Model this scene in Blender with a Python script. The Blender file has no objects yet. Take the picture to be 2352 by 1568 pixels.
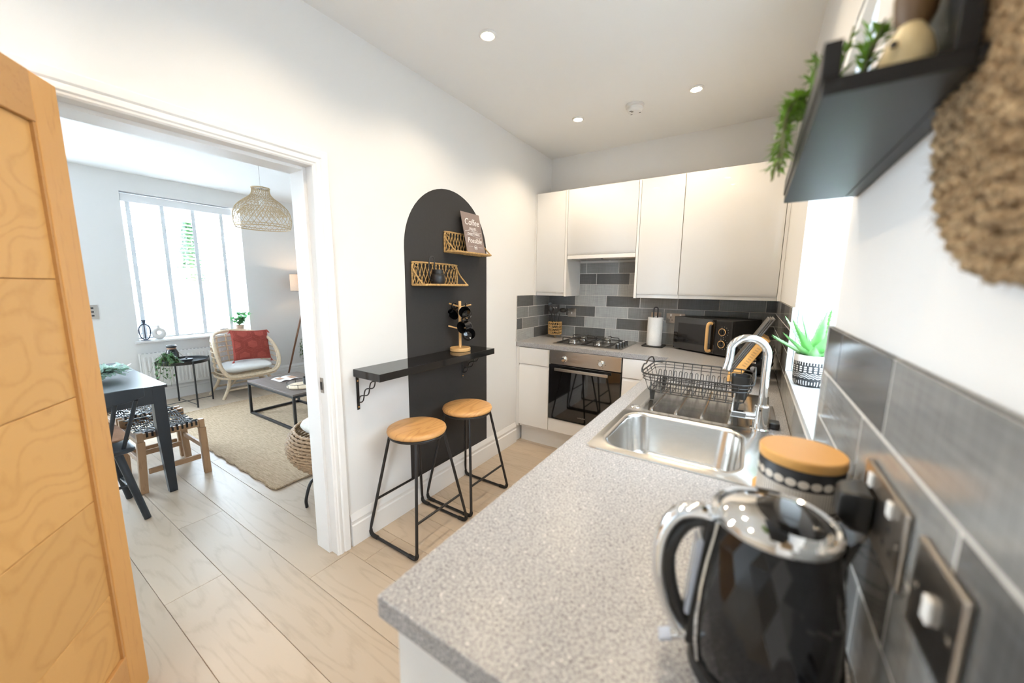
import bpy, bmesh, math, random
from math import sin, cos, pi, radians, sqrt
from mathutils import Vector, Matrix
random.seed(7)
S = bpy.context.scene
COL = S.collection
# ------------------------------------------------------------------ camera
W, H = 1.8434, 2.556            # kitchen width, ceiling height
CAM = Vector((1.6902, -3.2838, 1.3839))
YAW, PIT, ROL, FPX = 0.5726, -0.1486, 0.0093, 849.9
F_ = Vector((-sin(YAW)*cos(PIT), cos(YAW)*cos(PIT), sin(PIT)))
R_ = Vector((cos(YAW), sin(YAW), 0)); U_ = R_.cross(F_)
R2 = R_*cos(ROL)+U_*sin(ROL); U2 = -R_*sin(ROL)+U_*cos(ROL)
cd = bpy.data.cameras.new('camera'); cam = bpy.data.objects.new('camera', cd); COL.objects.link(cam)
cam.matrix_world = Matrix(((R2.x, U2.x, -F_.x, CAM.x), (R2.y, U2.y, -F_.y, CAM.y), (R2.z, U2.z, -F_.z, CAM.z), (0, 0, 0, 1)))
cd.sensor_width = 36; cd.sensor_fit = 'HORIZONTAL'; cd.lens = FPX*36/2352
cd.clip_start = 0.02; cd.clip_end = 200
cd.dof.use_dof = True; cd.dof.focus_distance = 2.5; cd.dof.aperture_fstop = 1.9
S.camera = cam
S.view_settings.view_transform = 'Standard'; S.view_settings.look = 'None'
S.view_settings.exposure = 0.30; S.view_settings.gamma = 1; S.view_settings.use_curve_mapping = False
# ------------------------------------------------------------------ daylight
wd = bpy.data.worlds.new('overcast'); S.world = wd; wd.use_nodes = True
bg = wd.node_tree.nodes['Background']; bg.inputs[0].default_value = (0.70, 0.86, 1.0, 1); bg.inputs[1].default_value = 54.0
SPOT_W, SPOT_C = 17.0, (1.0, 0.82, 0.58)
def portal(name, loc, rot, sx, sy):
    l = bpy.data.lights.new(name, 'AREA'); l.shape = 'RECTANGLE'; l.size = sx; l.size_y = sy
    l.cycles.is_portal = True
    o = bpy.data.objects.new(name, l); COL.objects.link(o); o.location = loc; o.rotation_euler = rot
portal('daylight_portal_living', (-4.46, -1.52, 1.53), (0, -pi/2, 0), 1.72, 1.18)
portal('daylight_portal_kitchen', (W+.36, -1.79, 1.52), (0, pi/2, 0), 1.02, .96)
portal('daylight_portal_rear', (W+.36, -4.95, 1.5), (0, pi/2, 0), 1.04, .94)
portal('daylight_portal_living_side', (-4.46, -3.3, 1.53), (0, -pi/2, 0), 1.72, 1.18)
# ------------------------------------------------------------------ helpers
class MB:
    def __init__(s): s.v = []; s.f = []
    def add(s, vs, fs):
        o = len(s.v); s.v += [Vector(p) for p in vs]; s.f += [[i+o for i in f] for f in fs]; return s
    def box(s, x0, x1, y0, y1, z0, z1):
        return s.add([(x, y, z) for z in (z0, z1) for y in (y0, y1) for x in (x0, x1)],
                     [(0, 2, 3, 1), (4, 5, 7, 6), (0, 1, 5, 4), (2, 6, 7, 3), (0, 4, 6, 2), (1, 3, 7, 5)])
    def cbox(s, c, d):
        return s.box(c[0]-d[0]/2, c[0]+d[0]/2, c[1]-d[1]/2, c[1]+d[1]/2, c[2]-d[2]/2, c[2]+d[2]/2)
    def hexa(s, bot, top):          # two quads
        return s.add(list(bot)+list(top), [(3, 2, 1, 0), (4, 5, 6, 7), (0, 1, 5, 4), (1, 2, 6, 5), (2, 3, 7, 6), (3, 0, 4, 7)])
    def beam(s, a, b, w, h, up=(0, 0, 1)):
        a = Vector(a); b = Vector(b); t = (b-a).normalized(); up = Vector(up)
        u = t.cross(up)
        if u.length < 1e-4: u = t.cross(Vector((1, 0, 0)))
        u.normalize(); n = u.cross(t)
        def q(c): return [c-u*w/2-n*h/2, c+u*w/2-n*h/2, c+u*w/2+n*h/2, c-u*w/2+n*h/2]
        return s.hexa(q(a), q(b))
    def tube(s, pts, r, n=8, closed=False, cap=True):
        pts = [Vector(p) for p in pts]; N = len(pts); rs = r if isinstance(r, (list, tuple)) else [r]*N
        T = []
        for i in range(N):
            a = pts[(i-1) % N] if (closed or i > 0) else pts[i]; b = pts[(i+1) % N] if (closed or i < N-1) else pts[i]
            d = b-a; T.append(d.normalized() if d.length > 1e-9 else Vector((0, 0, 1)))
        u = T[0].orthogonal().normalized(); vs = []
        for i in range(N):
            u = u-T[i]*u.dot(T[i]); u = u.normalized() if u.length > 1e-6 else T[i].orthogonal().normalized()
            w = T[i].cross(u)
            vs += [pts[i]+(u*cos(2*pi*k/n)+w*sin(2*pi*k/n))*rs[i] for k in range(n)]
        fs = []
        for i in range(N if closed else N-1):
            j = (i+1) % N
            fs += [(i*n+k, i*n+(k+1) % n, j*n+(k+1) % n, j*n+k) for k in range(n)]
        if not closed and cap: fs += [tuple(range(n))[::-1], tuple((N-1)*n+k for k in range(n))]
        return s.add(vs, fs)
    def loft(s, loops, cap0=True, cap1=True, closed=True):
        n = len(loops[0]); vs = [p for l in loops for p in l]; fs = []
        for i in range(len(loops)-1):
            for k in range(n if closed else n-1):
                fs.append((i*n+k, i*n+(k+1) % n, (i+1)*n+(k+1) % n, (i+1)*n+k))
        if cap0: fs.append(tuple(range(n))[::-1])
        if cap1: fs.append(tuple((len(loops)-1)*n+k for k in range(n)))
        return s.add(vs, fs)
    def lathe(s, prof, n=24, c=(0, 0, 0), cap=True, m=None):
        c = Vector(c); L = []
        for r, z in prof:
            L.append([Vector((r*cos(2*pi*k/n), r*sin(2*pi*k/n), z)) for k in range(n)])
        L = [[(m @ p if m else p)+c for p in l] for l in L]
        return s.loft(L, cap, cap)
    def cyl(s, c, r, h, n=20, m=None): return s.lathe([(r, 0), (r, h)], n, c, True, m)
    def ball(s, c, r, sc=(1, 1, 1), n=14):
        pr = [(max(1e-4, cos(a)), sin(a)) for a in [(-pi/2+pi*i/8) for i in range(9)]]
        L = [[Vector((c[0]+p*cos(2*pi*k/n)*r*sc[0], c[1]+p*sin(2*pi*k/n)*r*sc[1], c[2]+z*r*sc[2])) for k in range(n)] for p, z in pr]
        return s.loft(L)
    def prism(s, poly, d):          # poly list of 3d points, extruded by d
        d = Vector(d); a = [Vector(p) for p in poly]
        return s.loft([a, [p+d for p in a]])
    def grid(s, fn, nu, nv):
        vs = [fn(i/nu, j/nv) for j in range(nv+1) for i in range(nu+1)]
        return s.add(vs, [(j*(nu+1)+i, j*(nu+1)+i+1, (j+1)*(nu+1)+i+1, (j+1)*(nu+1)+i) for j in range(nv) for i in range(nu)])
    def slab(s, us, vs_, keep, w0, w1, ax):   # cells of a u,v grid extruded in w ; ax maps (u,v,w)->xyz
        idx = {}; V = []; Fc = []
        def g(i, j, k):
            if (i, j, k) not in idx:
                idx[(i, j, k)] = len(V); V.append(ax(us[i], vs_[j], (w0, w1)[k]))
            return idx[(i, j, k)]
        nu, nv = len(us)-1, len(vs_)-1
        K = lambda i, j: 0 <= i < nu and 0 <= j < nv and keep((us[i]+us[i+1])/2, (vs_[j]+vs_[j+1])/2)
        for i in range(nu):
            for j in range(nv):
                if not K(i, j): continue
                Fc.append((g(i, j, 1), g(i+1, j, 1), g(i+1, j+1, 1), g(i, j+1, 1)))
                Fc.append((g(i, j, 0), g(i, j+1, 0), g(i+1, j+1, 0), g(i+1, j, 0)))
                if not K(i, j-1): Fc.append((g(i, j, 0), g(i+1, j, 0), g(i+1, j, 1), g(i, j, 1)))
                if not K(i, j+1): Fc.append((g(i+1, j+1, 0), g(i, j+1, 0), g(i, j+1, 1), g(i+1, j+1, 1)))
                if not K(i-1, j): Fc.append((g(i, j+1, 0), g(i, j, 0), g(i, j, 1), g(i, j+1, 1)))
                if not K(i+1, j): Fc.append((g(i+1, j, 0), g(i+1, j+1, 0), g(i+1, j+1, 1), g(i+1, j, 1)))
        return s.add(V, Fc)
    def xf(s, m): s.v = [m @ p for p in s.v]; return s
    def mv(s, d): d = Vector(d); s.v = [p+d for p in s.v]; return s
BASE = {}
def build(name, mb, mat, parent=None, local=False, sm=35, bevel=0, seg=2, label=None, origin=None):
    me = bpy.data.meshes.new(name)
    if parent is not None:
        b = Vector((0, 0, 0)) if local else BASE[parent.name]
    elif origin is not None: b = Vector(origin)
    else:
        xs = [p.x for p in mb.v]; ys = [p.y for p in mb.v]; zs = [p.z for p in mb.v]
        b = Vector(((min(xs)+max(xs))/2, (min(ys)+max(ys))/2, min(zs)))
    me.from_pydata([tuple(p-b) for p in mb.v], [], mb.f); me.update()
    bm = bmesh.new(); bm.from_mesh(me); bmesh.ops.recalc_face_normals(bm, faces=bm.faces); bm.to_mesh(me); bm.free()
    if sm:
        me.shade_smooth(); me.set_sharp_from_angle(angle=radians(sm))
    o = bpy.data.objects.new(name, me); COL.objects.link(o)
    if mat: me.materials.append(mat)
    if parent is not None:
        o.parent = parent; BASE[o.name] = BASE[parent.name] if not local else Vector((0, 0, 0))
    else: o.location = b; BASE[o.name] = b
    if bevel:
        m = o.modifiers.new('soft_edges', 'BEVEL'); m.width = bevel; m.segments = seg; m.limit_method = 'ANGLE'; m.angle_limit = radians(40)
        if sm: m.harden_normals = True
    if label: o['label'] = label
    return o
def tag(o, label, cat, group=None):
    o['label'] = label; o['category'] = cat
    if group: o['group'] = group
    return o
def thing(name, label, cat, loc, rz=0, group=None):
    o = bpy.data.objects.new(name, None); COL.objects.link(o); o.location = loc; o.rotation_euler = (0, 0, rz)
    o.empty_display_size = .05; BASE[o.name] = Vector(loc)
    return tag(o, label, cat, group)
def struct(name, mb, mat, label=None, **k):
    o = build(name, mb, mat, origin=(0, 0, 0), **k); o['kind'] = 'structure'
    if label: o['label'] = label
    return o
def dup(o, parent=None, loc=None, rz=None):
    c = o.copy(); COL.objects.link(c); c.parent = parent
    if loc is not None: c.location = loc
    if rz is not None: c.rotation_euler = (0, 0, rz)
    for ch in list(o.children): dup(ch, c)
    return c
def cr(P, n=8, closed=False):       # Catmull-Rom curve through points
    P = [Vector(p) for p in P]; N = len(P); out = []
    for i in range(N if closed else N-1):
        a = P[(i-1) % N] if (closed or i > 0) else P[i]*2-P[i+1]
        b = P[i]; c = P[(i+1) % N]; d = P[(i+2) % N] if (closed or i < N-2) else c*2-b
        for k in range(n):
            t = k/n
            out.append(.5*((2*b)+(c-a)*t+(2*a-5*b+4*c-d)*t*t+(3*b-a-3*c+d)*t**3))
    if not closed: out.append(P[-1])
    return out
def rrect(x0, x1, y0, y1, r, z, n=6):
    out = []
    for cx, cy, a in ((x1-r, y1-r, 0), (x0+r, y1-r, pi/2), (x0+r, y0+r, pi), (x1-r, y0+r, 1.5*pi)):
        out += [Vector((cx+r*cos(a+pi/2*k/n), cy+r*sin(a+pi/2*k/n), z)) for k in range(n+1)]
    return out
def text(name, body, mat, parent, size, loc, rot, shear=0, align='CENTER', ext=.0004, sx=1):
    c = bpy.data.curves.new(name, 'FONT'); c.body = body; c.size = size; c.shear = shear; c.align_x = align; c.extrude = ext
    t = bpy.data.objects.new(name+'_c', c); COL.objects.link(t)
    bpy.context.view_layer.update()
    me = bpy.data.meshes.new_from_object(t.evaluated_get(bpy.context.evaluated_depsgraph_get()))
    bpy.data.objects.remove(t)
    o = bpy.data.objects.new(name, me); COL.objects.link(o); me.materials.clear(); me.materials.append(mat)
    o.parent = parent; o.location = Vector(loc)-(BASE[parent.name]); o.rotation_euler = rot; o.scale = (sx, 1, 1)
    BASE[o.name] = BASE[parent.name]
    return o
# ------------------------------------------------------------------ materials
def mat(name, col, rough=.5, metal=0, spec=.5, noise=0, nscale=20, bump=0, bscale=60, coat=0, stretch=(1, 1, 1), trans=0, emis=None, es=0, sheen=0, col2=None, rnd=0, transl=0):
    m = bpy.data.materials.new(name); m.use_nodes = True; nt = m.node_tree; N = nt.nodes; Lk = nt.links
    p = N['Principled BSDF']; p.inputs['Base Color'].default_value = (*col, 1); p.inputs['Roughness'].default_value = rough
    p.inputs['Metallic'].default_value = metal; p.inputs['Specular IOR Level'].default_value = spec
    if coat: p.inputs['Coat Weight'].default_value = coat; p.inputs['Coat Roughness'].default_value = .04
    if trans: p.inputs['Transmission Weight'].default_value = trans
    if sheen: p.inputs['Sheen Weight'].default_value = sheen
    if emis: p.inputs['Emission Color'].default_value = (*emis, 1); p.inputs['Emission Strength'].default_value = es
    tc = mp = None
    if noise or bump or rnd:
        tc = N.new('ShaderNodeTexCoord'); mp = N.new('ShaderNodeMapping'); mp.inputs['Scale'].default_value = stretch
        if rnd:
            oi = N.new('ShaderNodeObjectInfo'); ad = N.new('ShaderNodeVectorMath'); ad.operation = 'MULTIPLY_ADD'
            cb = N.new('ShaderNodeCombineXYZ')
            for i in range(3): Lk.new(oi.outputs['Random'], cb.inputs[i])
            ad.inputs[1].default_value = (31, 17, 23); Lk.new(cb.outputs[0], ad.inputs[0]); Lk.new(tc.outputs['Object'], ad.inputs[2]); Lk.new(ad.outputs[0], mp.inputs[0])
        else: Lk.new(tc.outputs['Object'], mp.inputs[0])
    if noise:
        n = N.new('ShaderNodeTexNoise'); n.inputs['Scale'].default_value = nscale; n.inputs['Detail'].default_value = 5
        Lk.new(mp.outputs[0], n.inputs['Vector']); r = N.new('ShaderNodeValToRGB')
        c2 = col2 or tuple(max(0, c*(1-noise)) for c in col)
        r.color_ramp.elements[0].position = .35; r.color_ramp.elements[1].position = .68
        r.color_ramp.elements[0].color = (*c2, 1); r.color_ramp.elements[1].color = (*col, 1)
        Lk.new(n.outputs['Fac'], r.inputs[0]); out = r.outputs[0]
        if rnd:
            hs = N.new('ShaderNodeHueSaturation'); mr = N.new('ShaderNodeMapRange'); mr.inputs['To Min'].default_value = 1-rnd; mr.inputs['To Max'].default_value = 1+rnd
            Lk.new(oi.outputs['Random'], mr.inputs[0]); Lk.new(mr.outputs[0], hs.inputs['Value']); Lk.new(out, hs.inputs['Color']); out = hs.outputs[0]
        Lk.new(out, p.inputs['Base Color'])
    if bump:
        b = N.new('ShaderNodeTexNoise'); b.inputs['Scale'].default_value = bscale; b.inputs['Detail'].default_value = 4; Lk.new(mp.outputs[0], b.inputs['Vector'])
        bn = N.new('ShaderNodeBump'); bn.inputs['Strength'].default_value = bump; bn.inputs['Distance'].default_value = .01
        Lk.new(b.outputs['Fac'], bn.inputs['Height']); Lk.new(bn.outputs[0], p.inputs['Normal'])
    if transl:
        tr = N.new('ShaderNodeBsdfTranslucent'); tr.inputs[0].default_value = (*col, 1); mxs = N.new('ShaderNodeMixShader'); mxs.inputs[0].default_value = transl
        if noise: Lk.new(out, tr.inputs[0])
        Lk.new(p.outputs[0], mxs.inputs[1]); Lk.new(tr.outputs[0], mxs.inputs[2]); Lk.new(mxs.outputs[0], N['Material Output'].inputs[0])
    return m
def wood(name, c1, c2, rough=.45, axis='x', scale=1.0, rnd=.06, dist=3.5, coat=0, fine=.25):
    """cathedral grain: rings of a distorted noise field stretched along the grain"""
    m = bpy.data.materials.new(name); m.use_nodes = True; nt = m.node_tree; N = nt.nodes; Lk = nt.links; p = N['Principled BSDF']
    p.inputs['Roughness'].default_value = rough
    if coat: p.inputs['Coat Weight'].default_value = coat; p.inputs['Coat Roughness'].default_value = .1
    tc = N.new('ShaderNodeTexCoord'); oi = N.new('ShaderNodeObjectInfo'); cb = N.new('ShaderNodeCombineXYZ')
    for i in range(3): Lk.new(oi.outputs['Random'], cb.inputs[i])
    ad = N.new('ShaderNodeVectorMath'); ad.operation = 'MULTIPLY_ADD'; ad.inputs[1].default_value = (37, 19, 29)
    Lk.new(cb.outputs[0], ad.inputs[0]); Lk.new(tc.outputs['Object'], ad.inputs[2])
    mp = N.new('ShaderNodeMapping'); k = {'x': (.16, 1, 1), 'y': (1, .16, 1), 'z': (1, 1, .16)}[axis]
    mp.inputs['Scale'].default_value = tuple(scale*a for a in k); Lk.new(ad.outputs[0], mp.inputs[0])
    n1 = N.new('ShaderNodeTexNoise'); n1.inputs['Scale'].default_value = 4.0; n1.inputs['Detail'].default_value = 1.2; n1.inputs['Distortion'].default_value = .4; Lk.new(mp.outputs[0], n1.inputs['Vector'])
    mu = N.new('ShaderNodeMath'); mu.operation = 'MULTIPLY'; mu.inputs[1].default_value = dist*8; Lk.new(n1.outputs['Fac'], mu.inputs[0])
    sn = N.new('ShaderNodeMath'); sn.operation = 'PINGPONG'; sn.inputs[1].default_value = 1.0; Lk.new(mu.outputs[0], sn.inputs[0])
    n2 = N.new('ShaderNodeTexNoise'); n2.inputs['Scale'].default_value = 60; n2.inputs['Detail'].default_value = 4; Lk.new(mp.outputs[0], n2.inputs['Vector'])
    mx = N.new('ShaderNodeMath'); mx.operation = 'MULTIPLY_ADD'; mx.inputs[1].default_value = fine*2; Lk.new(n2.outputs['Fac'], mx.inputs[0])
    sc = N.new('ShaderNodeMath'); sc.operation = 'MULTIPLY'; sc.inputs[1].default_value = 1-fine; Lk.new(sn.outputs[0], sc.inputs[0]); Lk.new(sc.outputs[0], mx.inputs[2])
    r = N.new('ShaderNodeValToRGB'); r.color_ramp.elements[0].position = .12; r.color_ramp.elements[1].position = .62
    r.color_ramp.elements[0].color = (*c2, 1); r.color_ramp.elements[1].color = (*c1, 1); Lk.new(mx.outputs[0], r.inputs[0])
    hs = N.new('ShaderNodeHueSaturation'); mr = N.new('ShaderNodeMapRange'); mr.inputs['To Min'].default_value = 1-rnd; mr.inputs['To Max'].default_value = 1+rnd
    Lk.new(oi.outputs['Random'], mr.inputs[0]); Lk.new(mr.outputs[0], hs.inputs['Value']); Lk.new(r.outputs[0], hs.inputs['Color']); Lk.new(hs.outputs[0], p.inputs['Base Color'])
    bn = N.new('ShaderNodeBump'); bn.inputs['Strength'].default_value = .06; bn.inputs['Distance'].default_value = .004; Lk.new(mx.outputs[0], bn.inputs['Height']); Lk.new(bn.outputs[0], p.inputs['Normal'])
    return m
def speckle(name):
    m = bpy.data.materials.new(name); m.use_nodes = True; nt = m.node_tree; N = nt.nodes; Lk = nt.links; p = N['Principled BSDF']; p.inputs['Roughness'].default_value = .32
    tc = N.new('ShaderNodeTexCoord'); prev = None
    n = N.new('ShaderNodeTexNoise'); n.inputs['Scale'].default_value = 260; n.inputs['Detail'].default_value = 3; Lk.new(tc.outputs['Object'], n.inputs['Vector'])
    r = N.new('ShaderNodeValToRGB'); r.color_ramp.elements[0].position = .36; r.color_ramp.elements[1].position = .62
    r.color_ramp.elements[0].color = (.20, .195, .20, 1); r.color_ramp.elements[1].color = (.47, .455, .45, 1); Lk.new(n.outputs['Fac'], r.inputs[0]); prev = r.outputs[0]
    for sc, th, rr, c in ((130, .90, .24, (.68, .65, .63)), (150, .90, .24, (.10, .095, .10)), (220, .84, .30, (.55, .53, .51)), (110, .93, .22, (.12, .115, .12))):
        v = N.new('ShaderNodeTexVoronoi'); v.inputs['Scale'].default_value = sc; v.inputs['Randomness'].default_value = 1; Lk.new(tc.outputs['Object'], v.inputs['Vector'])
        a = N.new('ShaderNodeMath'); a.operation = 'LESS_THAN'; a.inputs[1].default_value = rr; Lk.new(v.outputs['Distance'], a.inputs[0])
        sp = N.new('ShaderNodeSeparateColor'); Lk.new(v.outputs['Color'], sp.inputs[0])
        g = N.new('ShaderNodeMath'); g.operation = 'GREATER_THAN'; g.inputs[1].default_value = th; Lk.new(sp.outputs[0], g.inputs[0])
        ml = N.new('ShaderNodeMath'); ml.operation = 'MULTIPLY'; Lk.new(a.outputs[0], ml.inputs[0]); Lk.new(g.outputs[0], ml.inputs[1])
        mx = N.new('ShaderNodeMix'); mx.data_type = 'RGBA'; Lk.new(ml.outputs[0], mx.inputs[0]); Lk.new(prev, mx.inputs[6]); mx.inputs[7].default_value = (*c, 1); prev = mx.outputs[2]
    Lk.new(prev, p.inputs['Base Color']); return m
def weave(name, c1, c2, su=60, sv=60, rough=.9, bump=.8, ax=(0, 1)):
    """woven cloth or straw: two crossing waves"""
    m = bpy.data.materials.new(name); m.use_nodes = True; nt = m.node_tree; N = nt.nodes; Lk = nt.links; p = N['Principled BSDF']; p.inputs['Roughness'].default_value = rough
    tc = N.new('ShaderNodeTexCoord'); ws = []
    for i, (d, s_) in enumerate((('X', su), ('Y', sv))):
        w = N.new('ShaderNodeTexWave'); w.bands_direction = 'XYZ'[ax[i]]; w.inputs['Scale'].default_value = s_; w.inputs['Distortion'].default_value = 1.5; w.inputs['Detail'].default_value = 2; w.inputs['Detail Scale'].default_value = 2
        Lk.new(tc.outputs['Object'], w.inputs['Vector']); ws.append(w)
    a = N.new('ShaderNodeMath'); a.operation = 'MULTIPLY'; Lk.new(ws[0].outputs['Fac'], a.inputs[0]); Lk.new(ws[1].outputs['Fac'], a.inputs[1])
    n = N.new('ShaderNodeTexNoise'); n.inputs['Scale'].default_value = 1; n.inputs['Detail'].default_value = 6; mpn = N.new('ShaderNodeMapping'); mpn.inputs['Scale'].default_value = tuple(14 if i == ax[0] else 90 for i in range(3)); Lk.new(tc.outputs['Object'], mpn.inputs[0]); Lk.new(mpn.outputs[0], n.inputs['Vector'])
    b = N.new('ShaderNodeMath'); b.operation = 'MULTIPLY_ADD'; b.inputs[1].default_value = .5; Lk.new(a.outputs[0], b.inputs[0]); Lk.new(n.outputs['Fac'], b.inputs[2])
    r = N.new('ShaderNodeValToRGB'); r.color_ramp.elements[0].position = .35; r.color_ramp.elements[1].position = .85
    r.color_ramp.elements[0].color = (*c2, 1); r.color_ramp.elements[1].color = (*c1, 1); Lk.new(b.outputs[0], r.inputs[0]); Lk.new(r.outputs[0], p.inputs['Base Color'])
    bn = N.new('ShaderNodeBump'); bn.inputs['Strength'].default_value = bump; bn.inputs['Distance'].default_value = .006; Lk.new(a.outputs[0], bn.inputs['Height']); Lk.new(bn.outputs[0], p.inputs['Normal'])
    return m
def tilemat(name, c, ax):
    m = bpy.data.materials.new(name); m.use_nodes = True; nt = m.node_tree; N = nt.nodes; Lk = nt.links; p = N['Principled BSDF']; p.inputs['Roughness'].default_value = .16
    tc = N.new('ShaderNodeTexCoord'); oi = N.new('ShaderNodeObjectInfo'); fs = []
    for st in ((9, 9, 260), (260, 260, 9)):
        mp = N.new('ShaderNodeMapping'); mp.inputs['Scale'].default_value = st; Lk.new(tc.outputs['Object'], mp.inputs[0])
        n = N.new('ShaderNodeTexNoise'); n.inputs['Scale'].default_value = 1.0; n.inputs['Detail'].default_value = 3; Lk.new(mp.outputs[0], n.inputs['Vector']); fs.append(n)
    a = N.new('ShaderNodeMath'); a.operation = 'ADD'; Lk.new(fs[0].outputs['Fac'], a.inputs[0]); Lk.new(fs[1].outputs['Fac'], a.inputs[1])
    mr = N.new('ShaderNodeMapRange'); mr.inputs['From Min'].default_value = .6; mr.inputs['From Max'].default_value = 1.4; mr.inputs['To Min'].default_value = .74; mr.inputs['To Max'].default_value = 1.28; Lk.new(a.outputs[0], mr.inputs[0])
    hs = N.new('ShaderNodeHueSaturation'); hs.inputs['Color'].default_value = (*c, 1); Lk.new(mr.outputs[0], hs.inputs['Value']); Lk.new(hs.outputs[0], p.inputs['Base Color'])
    return m
M = {}
M['wall'] = mat('wall_paint', (.80, .79, .775), .75, bump=.03, bscale=300)
M['ceil'] = mat('ceiling_paint', (.88, .88, .87), .8, bump=.03, bscale=200)
M['trim'] = mat('white_satin', (.86, .85, .835), .35, bump=.02, bscale=120)
M['archp'] = mat('charcoal_wall_paint', (.036, .033, .031), .75, spec=.3, bump=.05, bscale=400, noise=.06, nscale=60)
M['cab'] = mat('gloss_white_acrylic', (.84, .815, .785), .03, coat=.5, noise=.01, nscale=3)
M['cabm'] = mat('white_melamine', (.82, .80, .775), .35, noise=.01, nscale=3)
M['blackgloss'] = mat('black_gloss', (.008, .008, .009), .08, noise=.1, nscale=10)
M['blackmat'] = mat('black_matt', (.018, .018, .019), .5, noise=.1, nscale=40)
M['blackmetal'] = mat('black_powder_coat', (.013, .013, .014), .38, bump=.05, bscale=300)
M['shelfblack'] = mat('black_ash_foil', (.016, .016, .017), .42, spec=.3, noise=.15, nscale=30)
M['tablenavy'] = mat('blue_black_table_paint', (.016, .021, .027), .38, bump=.03, bscale=200)
M['oakdoor'] = wood('oak_veneer_across', (.62, .345, .115), (.545, .29, .088), .5, 'y', 1.1, .05, 2.6)
M['oakstile'] = wood('oak_stile', (.60, .315, .10), (.50, .25, .075), .5, 'z', 2.2, .05, 1.5, fine=.5)
M['oakrail'] = wood('oak_rail', (.52, .27, .09), (.44, .21, .065), .5, 'y', 2.2, .05, 1.5, fine=.5)
M['oakdark'] = mat('oak_groove', (.33, .16, .045), .6, noise=.2, nscale=20)
M['oakseat'] = wood('oiled_oak_seat', (.62, .33, .12), (.47, .22, .065), .42, 'y', 2.6, .05, 2.2)
M['bamboo'] = wood('bamboo', (.70, .42, .17), (.60, .33, .12), .4, 'z', 3, .04, 1.5, fine=.6)
M['bambooh'] = wood('bamboo_lid', (.72, .38, .11), (.64, .32, .085), .45, 'x', 2, .03, 1.2, fine=.6)
M['acacia'] = wood('acacia_legs', (.36, .215, .115), (.24, .13, .06), .5, 'z', 2.4, .06, 1.8, fine=.5)
M['walnut'] = wood('walnut_leg', (.20, .085, .04), (.12, .05, .022), .45, 'z', 3, .05, 1.5)
M['plank'] = wood('washed_oak_plank', (.525, .42, .315), (.43, .335, .24), .40, 'x', 1.5, .09, 2.6, fine=.35)
M['plankend'] = mat('floor_gap', (.10, .075, .05), .8, noise=.1)
M['cane'] = mat('natural_seagrass', (.60, .36, .13), .6, noise=.5, nscale=90, bump=.3, bscale=200)
M['canepale'] = mat('pale_rattan', (.74, .58, .40), .5, noise=.22, nscale=50, bump=.15, bscale=120)
M['lampcane'] = mat('lamp_bamboo', (.60, .45, .265), .6, noise=.25, nscale=60)
M['steel'] = mat('brushed_steel', (.62, .60, .57), .26, 1, noise=.1, nscale=40, stretch=(1, 30, 30))
M['sinksteel'] = mat('sink_steel', (.70, .68, .65), .22, 1, noise=.06, nscale=30, bump=.01, bscale=200, stretch=(1, 12, 12))
M['chrome'] = mat('chrome', (.86, .87, .88), .05, 1, noise=.01)
M['nickel'] = mat('brushed_nickel_plate', (.42, .38, .34), .28, 1, noise=.1, nscale=40, stretch=(1, 1, 30))
M['worktop'] = speckle('speckled_grey_laminate')
for k, c in (('D', (.105, .105, .103)), ('M', (.22, .22, .215)), ('L', (.37, .37, .36)), ('X', (.055, .06, .066)), ('S', (.50, .53, .55))): M['t'+k] = tilemat('glazed_tile_'+k, c, 0)
M['grout'] = mat('pale_grout', (.62, .595, .56), .85, noise=.12, nscale=80)
M['tiletrim'] = mat('tile_trim', (.72, .74, .76), .25, .3, noise=.03)
M['ovenglass'] = mat('oven_glass', (.006, .006, .007), .035, coat=1, noise=.05)
M['jute'] = weave('jute_rug', (.74, .575, .40), (.44, .30, .175), 22, 60, .95, 1.0)
M['jutewall'] = weave('braided_seagrass', (.60, .42, .23), (.21, .125, .055), 50, 30, .9, 1.0, (1, 2))
M['red'] = weave('terracotta_cotton', (.50, .105, .075), (.36, .06, .045), 160, 160, .95, .4, (1, 2))
M['linen'] = mat('white_canvas', (.88, .88, .86), .9, noise=.06, nscale=8, bump=.15, bscale=90, sheen=.2)
M['tan'] = mat('tan_linen', (.48, .28, .18), .9, noise=.15, nscale=20, bump=.2, bscale=60)
M['cream'] = mat('cream_fleece', (.74, .69, .62), .95, noise=.1, nscale=30, bump=.4, bscale=80)
M['cord'] = mat('black_leather_cord', (.014, .013, .013), .45, noise=.2, nscale=60)
M['leaf'] = mat('ivy_leaf', (.075, .20, .055), .45, transl=.25, noise=.5, nscale=30)
M['leafl'] = mat('fresh_leaf', (.22, .42, .05), .45, transl=.25, noise=.5, nscale=25)
M['leafm'] = mat('mint_leaf', (.55, .72, .62), .5, transl=.45, noise=.3, nscale=25)
M['aloe'] = mat('aloe_leaf', (.30, .62, .24), .38, noise=.45, nscale=14, col2=(.15, .42, .13), transl=.25)
M['stem'] = mat('stem', (.16, .17, .06), .7, noise=.2)
M['soil'] = mat('soil', (.10, .08, .06), .95, noise=.4, nscale=60, bump=.6)
M['paper'] = mat('paper_roll', (.82, .80, .77), .9, bump=.2, bscale=120, noise=.02)
M['blind'] = mat('white_blind_slat', (.86, .87, .88), .45, noise=.01)
M['tape'] = mat('blind_tape', (.80, .83, .85), .8, noise=.04, nscale=120, transl=.06)
M['upvc'] = mat('white_upvc', (.85, .86, .87), .3, noise=.01)
M['radw'] = mat('radiator_enamel', (.84, .84, .83), .3, noise=.01)
M['plasticw'] = mat('white_plastic', (.82, .81, .79), .4, noise=.01)
M['plasticb'] = mat('black_plastic', (.012, .012, .012), .35, noise=.1)
M['rubber'] = mat('black_rubber', (.015, .015, .015), .7, noise=.1)
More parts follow.
